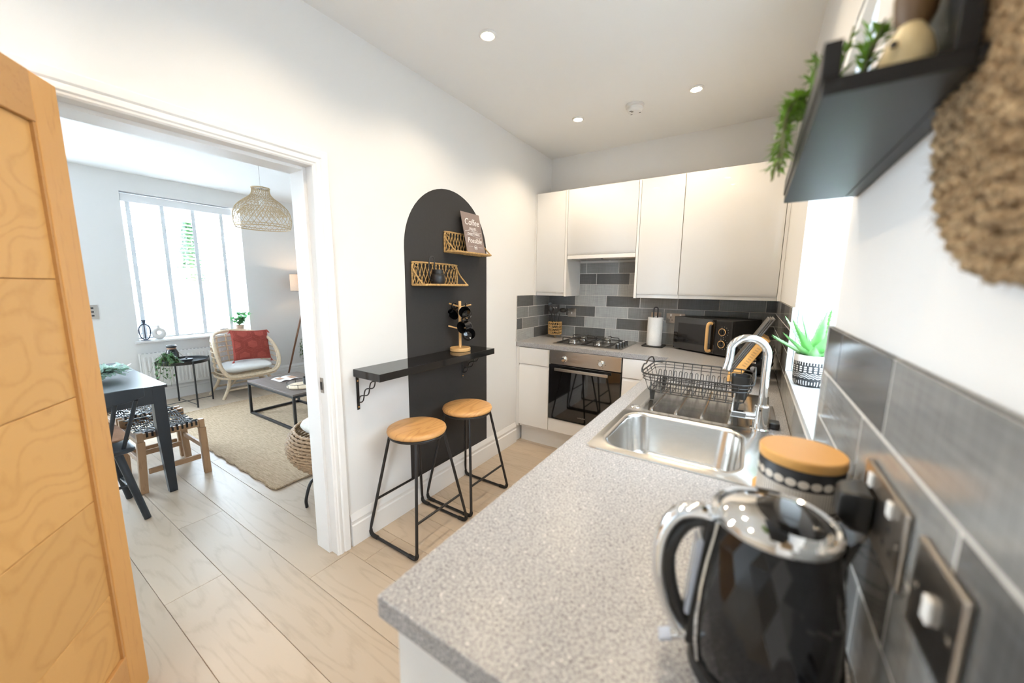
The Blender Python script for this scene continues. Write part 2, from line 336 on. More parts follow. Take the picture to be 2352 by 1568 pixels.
M['ceramic'] = mat('white_stone_ceramic', (.74, .72, .70), .6, noise=.05, nscale=60)
M['blueblack'] = mat('blue_black_iron', (.035, .05, .085), .45, noise=.1)
M['terra'] = mat('pale_terracotta', (.62, .45, .34), .8, noise=.1, nscale=30)
M['potgrey'] = mat('dark_slate_pot', (.035, .042, .05), .6, noise=.2)
M['darkwood'] = wood('smoked_table_top', (.135, .105, .09), (.095, .072, .06), .35, 'x', 2, .03, 1.5)
M['brown'] = mat('brown_glaze', (.16, .085, .03), .5, noise=.3, nscale=20)
M['creamc'] = mat('cream_glaze', (.70, .55, .30), .5, noise=.15, nscale=20)
M['sign'] = mat('mauve_slate_print', (.24, .175, .155), .6, noise=.15, nscale=8)
M['chalk'] = mat('white_print', (.80, .76, .74), .7, noise=.03)
M['white'] = mat('white_enamel', (.80, .79, .77), .4, noise=.02)
M['smoke'] = mat('smoke_grey_water_window', (.40, .43, .50), .15, noise=.05, coat=.5)
M['lens'] = mat('downlight_lens', (1, .95, .85), .3, emis=(1, .88, .68), es=30, noise=.0)
M['carw'] = mat('white_car_paint', (.80, .81, .82), .15, coat=.6, noise=.01)
M['carglass'] = mat('car_glass', (.06, .08, .10), .05, noise=.05)
M['carred'] = mat('tail_lamp', (.6, .02, .03), .2, noise=.05)
M['asphalt'] = mat('pavement', (.30, .30, .31), .9, noise=.3, nscale=8)
M['fencew'] = wood('fence_wood', (.42, .36, .30), (.30, .25, .2), .8, 'z', 2)
M['shade'] = mat('linen_lampshade', (.72, .60, .48), .9, transl=.5, noise=.1, nscale=200, bump=.2, bscale=200)
def glass():
    m = bpy.data.materials.new('window_glass'); m.use_nodes = True; N = m.node_tree.nodes; Lk = m.node_tree.links; N.remove(N['Principled BSDF'])
    t = N.new('ShaderNodeBsdfTransparent'); g = N.new('ShaderNodeBsdfGlossy'); g.inputs['Roughness'].default_value = .02
    x = N.new('ShaderNodeMixShader'); x.inputs[0].default_value = .05; Lk.new(t.outputs[0], x.inputs[1]); Lk.new(g.outputs[0], x.inputs[2]); Lk.new(x.outputs[0], N['Material Output'].inputs[0])
    n = N.new('ShaderNodeTexNoise'); n.inputs['Scale'].default_value = 2
    return m
M['glass'] = glass()
M['render'] = mat('blocker_wall_grey', (.46, .46, .46), .9, noise=.08, nscale=3, bump=.3, bscale=80)  # grey of the added wall that dims the kitchen window
def pattern(name, bands, n_around, h, base, ink, R):
    """printed band pattern around a pot: bands = list of (z0,z1,kind)"""
    m = bpy.data.materials.new(name); m.use_nodes = True; nt = m.node_tree; N = nt.nodes; Lk = nt.links; p = N['Principled BSDF']; p.inputs['Roughness'].default_value = .5
    tc = N.new('ShaderNodeTexCoord'); s = N.new('ShaderNodeSeparateXYZ'); Lk.new(tc.outputs['Object'], s.inputs[0])
    at = N.new('ShaderNodeMath'); at.operation = 'ARCTAN2'; Lk.new(s.outputs[1], at.inputs[0]); Lk.new(s.outputs[0], at.inputs[1])
    def mth(op, a, b=None, c=None):
        x = N.new('ShaderNodeMath'); x.operation = op
        for i, q in enumerate((a, b, c)):
            if q is None: continue
            if isinstance(q, (int, float)): x.inputs[i].default_value = q
            else: Lk.new(q, x.inputs[i])
        return x.outputs[0]
    U = mth('MULTIPLY', at.outputs[0], n_around/(2*pi)); Z = s.outputs[2]; tot = None
    for z0, z1, kind in bands:
        inb = mth('MULTIPLY', mth('GREATER_THAN', Z, z0), mth('LESS_THAN', Z, z1)); zz = mth('DIVIDE', mth('SUBTRACT', Z, z0), z1-z0)
        if kind == 'line': v = inb
        elif kind == 'bars':
            f = mth('FRACT', mth('MULTIPLY', U, 3)); hg = mth('FRACT', mth('MULTIPLY', mth('SINE', mth('MULTIPLY', mth('FLOOR', mth('MULTIPLY', U, 3)), 12.9)), 43.7))
            v = mth('MULTIPLY', inb, mth('MULTIPLY', mth('LESS_THAN', f, .30), mth('GREATER_THAN', mth('ADD', .45, mth('MULTIPLY', hg, .55)), mth('ABSOLUTE', mth('SUBTRACT', mth('MULTIPLY', zz, 2), 1)))))
        elif kind == 'stripes':
            f = mth('FRACT', mth('MULTIPLY', U, 4)); v = mth('MULTIPLY', inb, mth('GREATER_THAN', f, .26))
        elif kind == 'dots':
            f = mth('SUBTRACT', mth('FRACT', U), .5); g = mth('SUBTRACT', zz, .5); d = mth('ADD', mth('MULTIPLY', f, f), mth('MULTIPLY', g, g)); v = mth('MULTIPLY', inb, mth('LESS_THAN', d, .2))
        elif kind == 'dash':
            f = mth('FRACT', mth('MULTIPLY', U, 1.7)); v = mth('MULTIPLY', inb, mth('LESS_THAN', f, .55))
        elif kind == 'zig':
            f = mth('PINGPONG', mth('MULTIPLY', U, 2), 1.0); g = mth('FRACT', mth('SUBTRACT', mth('MULTIPLY', zz, 3), mth('MULTIPLY', f, 1.0))); v = mth('MULTIPLY', inb, mth('LESS_THAN', g, .28))
        tot = v if tot is None else mth('MAXIMUM', tot, v)
    mx = N.new('ShaderNodeMix'); mx.data_type = 'RGBA'; Lk.new(tot, mx.inputs[0]); mx.inputs[6].default_value = (*base, 1); mx.inputs[7].default_value = (*ink, 1); Lk.new(mx.outputs[2], p.inputs['Base Color'])
    return m
# ================================================================== SETTING
YF, YL0, YL1, XL = -6.6, -4.2, .45, -4.12     # front wall, living room y range, window wall
XY = lambda u, v, w: (u, v, w)
YZX = lambda u, v, w: (w, u, v)
XZY = lambda u, v, w: (u, w, v)
floor = struct('floor', MB().box(XL-.3, W+.3, YF-.3, YL1+.15, -.08, -.012), M['plankend'], 'pale washed oak plank floor')
rows = [-2.478+.2135*k for k in range(-20, 15)]
known = {(-2.905): -.335, (-2.6915): -.935, (-2.478): .037}
LEN = 1.92
for y in rows:
    y0, y1 = max(y, YF), min(y+.2135, YL1)
    if y1-y0 < .01: continue
    off = None
    for k, v in known.items():
        if abs(k-y) < .01: off = v
    if off is None: off = random.uniform(-1, 1)
    xs = sorted([off+LEN*i for i in range(-6, 7)]); xs = [XL]+[x for x in xs if XL+.1 < x < W-.1]+[W]
    for a, b in zip(xs, xs[1:]):
        build('plank', MB().box(a+.0007, b-.0007, y0+.0007, y1-.0007, -.012, 0), M['plank'], floor, sm=0, bevel=.0012, seg=1)
ceiling = struct('ceiling', MB().box(XL-.3, W+.3, YF-.3, YL1+.15, H, H+.1), M['ceil'])
DY0, DY1, DZ = -3.05, -2.31, 1.905             # door opening
wall_left = struct('wall_left', MB().slab([YF, DY0, DY1, YL1], [0, DZ, H], lambda u, v: not (DY0 < u < DY1 and v < DZ), -.165, 0, YZX), M['wall'], sm=0)
arc = [Vector((0, -1.415+.39*cos(pi*k/32), 1.597+.39*sin(pi*k/32))) for k in range(33)]
build('painted_arch', MB().prism([(0, -1.025, .175)]+arc+[(0, -1.805, .175)], (.0012, 0, 0)), M['archp'], wall_left, sm=0, label='charcoal painted arch')
KW0, KW1, KZ0, KZ1 = -2.245, -1.342, 1.03, 2.01  # kitchen window
GX0, GX1 = -5.4, -4.5              # unseen rear window, added behind the camera for cool daylight
wall_right = struct('wall_right', MB().slab([YF, GX0, GX1, KW0, KW1, YL1], [0, KZ0, KZ1, H], lambda u, v: not ((KW0 < u < KW1 or GX0 < u < GX1) and KZ0 < v < KZ1), W, W+.3, YZX), M['wall'], sm=0)
wall_back = struct('wall_back', MB().box(0, W, 0, .12, 0, H), M['wall'], sm=0)
wall_front = struct('wall_front', MB().box(-.165, W, YF-.12, YF, 0, H), M['wall'], sm=0)
LW0, LW1, LZ0, LZ1 = -2.085, -.965, .70, 2.36
SW0, SW1 = -3.86, -2.74       # second window, added unseen behind the open door to brighten the room
wall_window = struct('wall_window', MB().slab([YL0-.1, SW0, SW1, LW0, LW1, YL1+.1], [0, LZ0, LZ1, H], lambda u, v: not ((LW0 < u < LW1 or SW0 < u < SW1) and LZ0 < v < LZ1), XL-.3, XL, YZX), M['wall'], sm=0)
struct('wall_living_far', MB().box(XL, -.165, YL1, YL1+.12, 0, H), M['wall'], sm=0)
struct('wall_living_near', MB().box(XL, -.165, YL0-.12, YL0, 0, H), M['wall'], sm=0)
# skirting profile (d = distance from wall)
SK = [(0, 0), (.018, 0), (.018, .115), (.013, .122), (.013, .135), (.016, .142), (.013, .155), (.006, .168), (.004, .178), (0, .178)]
def skirt(name, a, b, n):
    a = Vector(a); b = Vector(b); n = Vector(n)
    return struct(name, MB().loft([[p+n*d+Vector((0, 0, z)) for d, z in SK] for p in (a, b)]), M['trim'], sm=30)
skirt('baseboard_left', (0, -2.232, 0), (0, -.60, 0), (1, 0, 0))
skirt('baseboard_window', (XL, YL0, 0), (XL, YL1, 0), (1, 0, 0))
skirt('baseboard_living_far', (XL, YL1, 0), (-.165, YL1, 0), (0, -1, 0))
skirt('baseboard_living_right', (-.165, DY1+.07, 0), (-.165, YL1, 0), (-1, 0, 0))
# door lining, stop and architraves
tl = MB()
for y0, y1 in ((DY0, DY0+.004), (DY1-.004, DY1)):
    tl.box(-.17, .002, y0, y1, 0, DZ)
tl.box(-.17, .002, DY0, DY1, DZ-.004, DZ+.0)
tr1 = struct('trim_1', tl, M['trim'], 'white door lining')
st = MB(); st.box(-.155, -.045, DY1-.018, DY1-.004, 0, DZ-.004); st.box(-.155, -.045, DY0+.004, DY0+.018, 0, DZ-.004); st.box(-.155, -.045, DY0+.018, DY1-.018, DZ-.018, DZ-.004)
build('stop', st, M['trim'], tr1, bevel=.001)
lp = MB(); lp.box(-.055, -.018, DY1-.0055, DY1-.0035, .86, .935)
sp = build('strike_plate', lp, M['nickel'], tr1); build('strike_hole', MB().box(-.046, -.028, DY1-.0062, DY1-.005, .875, .915), M['plasticb'], sp)
AR = [(0, 0), (.010, 0), (.014, .006), (.014, .012), (.018, .017), (.016, .030), (.012, .036), (.018, .042), (.020, .068), (.017, .072), (0, .072)]   # (proud, across)
def architrave(name, x, sgn):
    mb = MB()
    def sec(y, z, dy, dz): return [Vector((x+sgn*p, y+dy*a, z+dz*a)) for p, a in AR]
    o = .006
    mb.loft([sec(DY1-o, 0, 1, 0), sec(DY1-o, DZ-o, 1, 1), sec(DY0+o, DZ-o, -1, 1), sec(DY0+o, 0, -1, 0)])
    return struct(name, mb, M['trim'], sm=25)
architrave('trim_2', 0, 1); architrave('trim_3', -.165, -1)
# ---- oak door, hinged at the far-left jamb and folded back into the kitchen
hx, hy = .025, -3.035; da = math.atan2(-.104, .145)
door = thing('door_1', 'oak panelled door standing open', 'door', (hx, hy, .006), da); del door['category']; door['kind'] = 'structure'
DW, DT, DH = .735, .038, 1.909          # local: +x across the door, y thickness (face at y=0), z up
SW_ = .092
build('stile', MB().box(0, SW_, -DT, 0, 0, DH), M['oakstile'], door, True, bevel=.003)
build('stile', MB().box(DW-SW_, DW, -DT, 0, 0, DH), M['oakstile'], door, True, bevel=.003)
build('rail', MB().box(SW_, DW-SW_, -DT, 0, DH-.125, DH), M['oakrail'], door, True, bevel=.002)
build('rail', MB().box(SW_, DW-SW_, -DT, 0, 0, .19), M['oakrail'], door, True, bevel=.002)
build('backing', MB().box(SW_, DW-SW_, -.030, -.016, .19, DH-.125), M['oakdark'], door, True)
zs = [.19, .42, .735, 1.055, 1.385, DH-.125]
for a, b in zip(zs, zs[1:]):
    build('panel_board', MB().box(SW_+.001, DW-SW_-.001, -.024, -.0105, a+.0008, b-.0008), M['oakdoor'], door, True, bevel=.0025)
for s_ in (0, 1):
    bd = MB(); x0 = SW_ if s_ == 0 else DW-SW_-.008
    bd.box(x0, x0+.008, -.012, -.003, .19, DH-.125); build('bead', bd, M['oakrail'], door, True)
for z in (.22, .95, 1.68):
    build('hinge', MB().lathe([(.006, 0), (.006, .09)], 10, (-.006, -DT-.004, z)), M['nickel'], door, True)
hd = build('handle', MB().tube(cr([(DW-.05, 0, .93), (DW-.05, .045, .93), (DW-.07, .052, .93), (DW-.16, .052, .93)], 5), .008, 8), M['nickel'], door, True)
# ---- kitchen window
w2 = struct('window_2', MB().slab([KW0, KW0+.06, -1.815, -1.765, KW1-.06, KW1], [KZ0, KZ0+.07, KZ1-.06, KZ1],
            lambda u, v: not ((KW0+.06 < u < -1.815 or -1.765 < u < KW1-.06) and KZ0+.07 < v < KZ1-.06), W+.17, W+.235, YZX), M['upvc'], 'white framed kitchen window', sm=0, bevel=.004)
for a, b in ((KW0+.06, -1.815), (-1.765, KW1-.06)):
    build('pane', MB().box(W+.198, W+.206, a-.005, b+.005, KZ0+.065, KZ1-.055), M['glass'], w2, sm=0)
# sill and reveal tiles
ys = [KW0+.008, -1.955, -1.655, KW1-.008]
for a, b in zip(ys, ys[1:]):
    build('sill_tile', MB().box(W-.006, W+.168, a+.0015, b-.0015, KZ0, KZ0+.009), M['tS'], wall_right, sm=0, bevel=.0015)
for a, b in ((KZ0+.010, KZ0+.108), (KZ0+.111, KZ0+.2085), (KZ0+.2115, 1.304)):
    build('reveal_tile', MB().box(W+.012, W+.168, KW1-.008, KW1, a, b), M['tS'], wall_right, sm=0, bevel=.0015)
    build('reveal_tile', MB().box(W+.012, W+.168, KW0, KW0+.008, a, b), M['tS'], wall_right, sm=0, bevel=.0015)
tm = MB(); tm.box(W-.0095, W-.0065, KW0+.002, KW1-.002, KZ0-.006, KZ0+.011); tm.box(W-.0095, W+.010, KW1-.010, KW1-.002, KZ0+.011, 1.3065); tm.box(W-.0095, W+.010, KW0+.002, KW0+.010, KZ0+.011, 1.3065)
build('tile_edge_trim', tm, M['tiletrim'], wall_right)
# ---- splashback tiles, third bond 300 x 100
ZR = [.912+.0985*i for i in range(8)]
def tile(wall, plane, u0, u1, z0, z1, sh):
    t = .0085; g = .0020
    if u1-u0 < .012 or z1-z0 < .012: return
    if plane == 'back': mb = MB().box(u0+g, u1-g, -t, 0, z0+g, z1-g)
    elif plane == 'left': mb = MB().box(0, t, u0+g, u1-g, z0+g, z1-g)
    else: mb = MB().box(W-t, W, u0+g, u1-g, z0+g, z1-g)
    build('tile', mb, M['t'+sh], wall, sm=0, bevel=.0018, seg=2)
P = .2985
BK = {0: (.288-P, 'MDLMMDM'), 1: (.3865-2*P, 'DDLDLMD'), 2: (.1865-P, 'MDLMMDM'), 3: (.286-P, 'DLDMDMX'), 4: (.3865-P, 'LLL'), 5: (.485-P, 'DDLM'), 6: (.385-P, 'MMM')}
for r, (o, sh) in BK.items():
    lo, hi = (0, W) if r < 4 else (.322, .914)
    for i, s_ in enumerate(sh+('MD' if r < 4 else '')):
        a, b = max(lo, o+i*P), min(hi, o+(i+1)*P)
        if b > a: tile(wall_back, 'back', a, b, ZR[r], ZR[r+1] if r < 6 else 1.598, s_)
build('grout_bed', MB().box(.0, W, -.0076, 0, .911, 1.304).box(.322, .914, -.0076, 0, 1.304, 1.60), M['grout'], wall_back, sm=0)
LF = {0: ([-.6, -.306, -.0], 'LD'), 1: ([-.6, -.509, -.206, 0], 'DMM'), 2: ([-.6, -.405, -.107, 0], 'MMD'), 3: ([-.6, -.313, 0], 'DM')}
for r, (b, sh) in LF.items():
    for i, s_ in enumerate(sh): tile(wall_left, 'left', b[i], b[i+1]-(.009 if b[i+1] == 0 else 0), ZR[r], ZR[r+1], s_)
build('grout_bed', MB().box(0, .0076, -.602, -.0086, .911, 1.305), M['grout'], wall_left, sm=0)
RO = {0: -2.69, 1: -2.79, 2: -2.891, 3: -2.985}
shc = {0: 'MMDMLMDMMDM', 1: 'MDMMDMMLMMD', 2: 'DMMLMMDMMDM', 3: 'MMDDMMLMDMM'}
YN = -3.02
for r in range(4):
    o = RO[r]-P
    for i in range(12):
        a, b = o+i*P, o+(i+1)*P
        segs = []
        z0, z1 = ZR[r], ZR[r+1]
        a0, b0 = max(a, YN), min(b, -.0095)
        if b0 <= a0: continue
        def put(p, q, zz): 
            if q-p > .01: tile(wall_right, 'right', p, q, z0, zz, shc[r][i % 11])
        if a0 < KW0: put(a0, min(b0, KW0), z1)
        if b0 > KW1: put(max(a0, KW1), b0, z1)
        if a0 < KW1 and b0 > KW0 and z0 < KZ0-.02: put(max(a0, KW0), min(b0, KW1), min(z1, KZ0-.007))
build('grout_bed', MB().box(W-.0076, W, YN, KW0, .911, 1.304).box(W-.0076, W, KW1, -.0086, .911, 1.304).box(W-.0076, W, KW0, KW1, .911, KZ0-.002), M['grout'], wall_right, sm=0)
# ---- living room windows, the second one added for its daylight
fx0, fx1 = XL-.26, XL-.195
for wn, q0, q1, lb in (('window_1', LW0, LW1, 'white sash window'), ('added_window_living', SW0, SW1, 'white sash window added for daylight behind the open door')):
    w1 = struct(wn, MB().slab([q0, q0+.06, q1-.06, q1], [LZ0, LZ0+.07, 1.50, 1.57, LZ1-.07, LZ1],
            lambda u, v: not (q0+.06 < u < q1-.06 and (LZ0+.07 < v < 1.50 or 1.57 < v < LZ1-.07)), fx0, fx1, YZX), M['upvc'], lb, sm=0, bevel=.004)
    for a, b in ((LZ0+.07, 1.50), (1.57, LZ1-.07)):
        build('pane', MB().box(XL-.235, XL-.228, q0+.055, q1-.055, a-.005, b+.005), M['glass'], w1, sm=0)
sill = MB().prism([Vector((x, LW0-.035, z)) for x, z in ((XL-.195, LZ0-.001), (XL-.195, LZ0+.028), (XL+.035, LZ0+.028), (XL+.046, LZ0+.022), (XL+.046, LZ0+.006), (XL+.035, LZ0), (XL+.001, LZ0-.001))], (0, LW1-LW0+.07, 0))
struct('trim_4', sill, M['trim'], 'white window board', sm=30)
# ---- rear window, added out of view as a source of cool light
w4 = struct('added_window_rear', MB().slab([GX0, GX0+.05, GX1-.05, GX1], [KZ0, KZ0+.05, KZ1-.05, KZ1], lambda u, v: not (GX0+.05 < u < GX1-.05 and KZ0+.05 < v < KZ1-.05), W+.17, W+.235, YZX), M['upvc'], 'white side window added behind the camera for cool light', sm=0, bevel=.004)
build('pane', MB().box(W+.198, W+.206, GX0+.045, GX1-.045, KZ0+.045, KZ1-.045), M['glass'], w4, sm=0)
# ---- outside
struct('wall_light_blocker', MB().box(W+1.9, W+2.1, -4, 7, -.4, 6.2), M['render'], 'grey wall added outside to cut the kitchen window daylight')  # added wall, blocks part of the sky from the kitchen window
struct('ground', MB().box(-40, -4.43, -30, 30, -.5, -.05).box(2.15, 30, -30, 30, -.5, -.4).box(-4.42, 2.15, -40, -6.75, -.5, -.4), M['asphalt'])
# ================================================================== KITCHEN UNITS
Z0, ZC, ZT = .15, .872, .91
def front(mb, x0, x1, yf, z0, z1, t=.02, scoop=True, bottom=False):   # handleless front, grip scooped into one edge, facing -y
    c = .026 if scoop else 0
    if bottom: pr = [(yf+t, z0), (yf+.010, z0), (yf, z0+.018), (yf, z1), (yf+t, z1)]
    elif scoop: pr = [(yf+t, z0), (yf, z0), (yf, z1-c), (yf+.004, z1-c*.55), (yf+.010, z1-.004), (yf+.012, z1), (yf+t, z1)]
    else: pr = [(yf+t, z0), (yf, z0), (yf, z1), (yf+t, z1)]
    return mb.prism([(x0, y, z) for y, z in pr], (x1-x0, 0, 0))
def carcass(x0, x1, y0, y1, z0, z1): return MB().box(x0, x1, y0, y1, z0, z1)
yf = -.592
bc = thing('base_cabinet', 'white handleless base cabinet with one drawer, between painted wall and oven', 'cabinet', (.17, -.3, Z0), group='base cabinets')
build('carcass', carcass(.030, .322, -.568, -.02, Z0, ZC), M['cabm'], bc, bevel=.001)
build('filler', MB().box(.001, .027, -.586, -.566, Z0, ZC), M['cab'], bc)
build('drawer_front', front(MB(), .031, .321, yf, .723, ZC-.006, scoop=False), M['cab'], bc, bevel=.0012)
build('door', front(MB(), .031, .321, yf, .176, .719), M['cab'], bc, bevel=.0012)
oh = thing('base_cabinet', 'white oven housing cabinet with plain bottom panel below the oven', 'cabinet', (.62, -.3, Z0), group='base cabinets')
build('carcass', MB().box(.3225, .326, -.566, -.02, Z0, ZC).box(.9225, .926, -.566, -.02, Z0, ZC).box(.326, .9225, -.566, -.02, Z0, .285), M['cabm'], oh)
build('bottom_panel', front(MB(), .325, .923, yf, .176, .287, scoop=False), M['cab'], oh, bevel=.0012)
cc = thing('base_cabinet', 'white corner base cabinet with drawer, right of the oven', 'cabinet', (1.09, -.3, Z0), group='base cabinets')
build('carcass', carcass(.927, 1.255, -.568, -.02, Z0, ZC), M['cabm'], cc, bevel=.001)
build('drawer_front', front(MB(), .928, 1.252, yf, .723, ZC-.006, scoop=False), M['cab'], cc, bevel=.0012)
build('door', front(MB(), .928, 1.252, yf, .176, .719), M['cab'], cc, bevel=.0012)
rot = Matrix(((0, 1, 0, 0), (-1, 0, 0, 0), (0, 0, 1, 0), (0, 0, 0, 1)))   # (x,y)->(y,-x): -y facing becomes -x facing
ry = [-.63, -1.23, -1.83, -2.43, -2.925]
rl = ['white base cabinet in the run under the drying rack', 'white sink base cabinet under the steel bowl', 'white base cabinet under the worktop near the patterned canister', 'white end base cabinet under the kettle']
for i in range(4):
    a, b = ry[i+1], ry[i]
    t = thing('base_cabinet', rl[i], 'cabinet', (1.55, (a+b)/2, Z0), group='base cabinets')
    ztop = ZC if i != 1 else .70
    build('carcass', carcass(1.275, 1.82, a+.001, b-.001, Z0, .70 if i in (1, 2) else ZC), M['cabm'], t)
    for z0, z1, nm, sc in ((.723, ZC-.006, 'drawer_front', False), (.176, .719, 'door', True)):
        f = front(MB(), -b+.002, -a-.002, 1.253, z0, z1, scoop=sc); f.v = [Vector((p.y, -p.x, p.z)) for p in f.v]
        build(nm, f, M['cab'], t, bevel=.0012)
ep = tag(build('end_panel', MB().box(1.262, 1.838, -2.947, -2.927, 0, ZC), M['cabm'], bevel=.0012), 'white end panel closing the worktop run nearest the camera', 'end panel')
struct('trim_5', MB().box(.019, 1.30, -.518, -.500, 0, Z0-.002), M['cabm'], 'white plinth under the oven run')
struct('trim_6', MB().box(1.300, 1.318, -2.925, -.519, 0, Z0-.002), M['cabm'], 'white plinth under the sink run')
BX0, BX1, BY0, BY1 = 1.325, 1.715, -2.247, -1.868
wt = build('worktop', MB().slab([.001, 1.243, BX0, BX1, W-.009], [-2.969, BY0, BY1, -.6, -.009],
     lambda u, v: (v > -.6 or u > 1.243) and not (BX0 < u < BX1 and BY0 < v < BY1), ZC, ZT, XY), M['worktop'], bevel=.003, seg=3, sm=0)
tag(wt, 'L-shaped speckled grey laminate worktop', 'worktop')
# ---- wall cabinets
yw = -.30; ZB, ZD, ZU = 1.302, 1.329, 2.185
def wallcab(label, x0, x1, zb, zd, side=None):
    t = thing('wall_cabinet', label, 'cabinet', ((x0+x1)/2, -.15, zb), group='wall cabinets')
    build('carcass', carcass(x0, x1, yw+.022, -.001, zb, ZU), M['cabm'], t, bevel=.001)
    build('door', front(MB(), x0+.002, x1-.002, yw, zd, ZU, bottom=True), M['cab'], t, bevel=.0012)
    return t
c1 = wallcab('narrow gloss white wall cabinet against the painted wall', .018, .298, ZB, ZD)
build('side_panel', MB().box(.2985, .3165, yw, -.001, ZB-.003, ZU+.002), M['cab'], c1, bevel=.001)
build('filler', MB().box(.001, .0172, yw+.003, yw+.02, ZB, ZU), M['cabm'], c1)
c2 = wallcab('short gloss white wall cabinet over the cooker hood', .318, .899, 1.648, 1.652)
c3 = wallcab('narrow gloss white wall cabinet over the paper towel roll', .918, 1.222, ZB, ZD)
build('side_panel', MB().box(.8995, .9175, yw, -.001, ZB-.003, ZU+.002), M['cab'], c3, bevel=.001)
c4 = wallcab('wide gloss white wall cabinet over the microwave', 1.223, 1.823, ZB, ZD)
build('filler', MB().box(1.8235, W-.001, yw+.003, yw+.02, ZB, ZU), M['cabm'], c4)
hd = thing('cooker_hood', 'slim integrated cooker hood under the short wall cabinet', 'cooker hood', (.609, -.15, 1.61))
build('body', MB().box(.322, .896, -.27, -.012, 1.617, 1.646), M['steel'], hd, bevel=.002)
build('visor', MB().box(.322, .896, -.297, -.272, 1.617, 1.647), M['cab'], hd, bevel=.002)
for i in range(2): build('filter', MB().box(.345+.28*i, .605+.28*i, -.255, -.03, 1.612, 1.616), M['steel'], hd)
# ---- oven
ov = thing('oven', 'built-in steel and black glass electric oven', 'oven', (.6245, -.3, .29))
build('body', MB().box(.329, .920, -.575, -.05, .292, .868), M['blackmat'], ov)
build('fascia', MB().box(.329, .921, -.602, -.577, .758, .870), M['steel'], ov, bevel=.002)
dr = build('door', MB().box(.329, .921, -.604, -.578, .294, .752), M['ovenglass'], ov, bevel=.002)
hb = MB().box(.400, .838, -.652, -.638, .715, .737).box(.42, .44, -.640, -.602, .718, .734).box(.80, .82, -.640, -.602, .718, .734)
build('handle', hb, M['steel'], dr, bevel=.002)
text('brand_lettering', 'LAMONA', M['nickel'], dr, .016, (.625, -.6046, .338), (pi/2, 0, 0))
for x in (.464, .772):
    mx = Matrix.Rotation(pi/2, 4, 'X')
    k = build('knob', MB().lathe([(.023, 0), (.023, .004), (.019, .006), (.018, .026), (.016, .029)], 24, (x, -.602, .808), True, mx), M['chrome'], ov)
    for q in range(7):
        a = pi*.1+q*pi*1.8/6-pi/2
        d = MB().cbox((x+.034*cos(a), -.6022, .808+.034*sin(a)), (.004, .0008, .004))
        build('dial_mark', d, M['plasticb'], ov, sm=0)
# ---- gas hob
hb = thing('gas_hob', 'stainless four-burner gas hob set in the worktop', 'hob', (.60, -.27, ZT))
hz = ZT+.001
L = [rrect(.312, .892, -.525, -.035, .012, hz), rrect(.312, .892, -.525, -.035, .012, hz+.004), rrect(.322, .882, -.515, -.045, .014, hz+.008), rrect(.334, .87, -.503, -.057, .018, hz+.004)]
build('top_plate', MB().loft(L), M['steel'], hb)
burn = [(.445, -.385, .042), (.445, -.165, .03), (.665, -.385, .024), (.665, -.165, .034)]
for x, y, r in burn:
    b = build('burner', MB().lathe([(r*1.15, 0), (r*1.15, .006), (r, .010), (r, .017), (r*.9, .019)], 24, (x, y, hz+.004)), M['chrome'], hb)
    build('cap', MB().lathe([(r*.86, .0), (r*.86, .006), (r*.5, .009)], 24, (x, y, hz+.0235)), M['steel'], b)
for x0, x1 in ((.345, .550), (.562, .765)):
    g = MB(); z = hz+.042; xm = (x0+x1)/2
    g.tube([(x0, -.495, hz+.010), (x1, -.495, hz+.010), (x1, -.065, hz+.010), (x0, -.065, hz+.010)], .0045, 6, True)
    for x, y in ((x0, -.385), (x0, -.165), (x1, -.385), (x1, -.165)):
        s_ = 1 if x == x0 else -1
        g.tube([(x, y, hz+.010), (x, y, z-.004), (x+s_*.006, y, z), (x+s_*.07, y, z)], .004, 6)
    for y, s_ in ((-.495, 1), (-.28, -1), (-.28, 1), (-.065, -1)):
        g.tube([(xm, y, hz+.010), (xm, y, z-.004), (xm, y+s_*.006, z), (xm, y+s_*.07, z)], .004, 6)
    g.tube([(x0, -.28, hz+.010), (x1, -.28, hz+.010)], .0045, 6)
    build('pan_support', g, M['blackmetal'], hb)
for i in range(4):
    build('knob', MB().lathe([(.017, 0), (.017, .012), (.014, .026)], 16, (.832, -.42+.075*i, hz+.004)), M['plasticb'], hb)
    build('knob_top', MB().lathe([(.0135, 0), (.0125, .003)], 16, (.832, -.42+.075*i, hz+.0302)), M['chrome'], hb)
# ---- sink
sk = thing('kitchen_sink', 'stainless steel inset sink with drainer', 'sink', (1.555, -1.81, ZT))
sx0, sx1, sy0, sy1, ym = 1.305, 1.800, -2.275, -1.352, -1.862
def ringmap(loop, x0, x1, y0, y1, z, cx, cy):
    out = []
    for p in loop:
        d = Vector((p.x-cx, p.y-cy)); t = min(((x1-cx)/d.x if d.x > 1e-6 else (x0-cx)/d.x if d.x < -1e-6 else 1e9), ((y1-cy)/d.y if d.y > 1e-6 else (y0-cy)/d.y if d.y < -1e-6 else 1e9))
        out.append(Vector((cx+d.x*t, cy+d.y*t, z)))
    return out
bx0, bx1, by0, by1 = 1.338, 1.700, -2.235, -1.885
bl = lambda e, z, r: rrect(bx0+e, bx1-e, by0+e, by1-e, r-e*.5, z, 8)
base = bl(0, 0, .07); cx, cy = (bx0+bx1)/2, (by0+by1)/2
top = ZT+.004
loops = [ringmap(base, sx0, sx1, sy0, ym, ZT+.0006, cx, cy), ringmap(base, sx0+.002, sx1-.002, sy0+.002, ym, top, cx, cy), bl(-.012, top, .07), bl(-.008, top+.0015, .07), bl(0, top-.002, .07), bl(.004, top-.012, .07), bl(.014, ZT-.13, .075), bl(.03, ZT-.150, .075), bl(.06, ZT-.158, .06)]
build('bowl', MB().loft(loops, False, True), M['sinksteel'], sk, sm=50)
dx0, dx1, dy0, dy1 = 1.352, 1.722, -1.838, -1.392
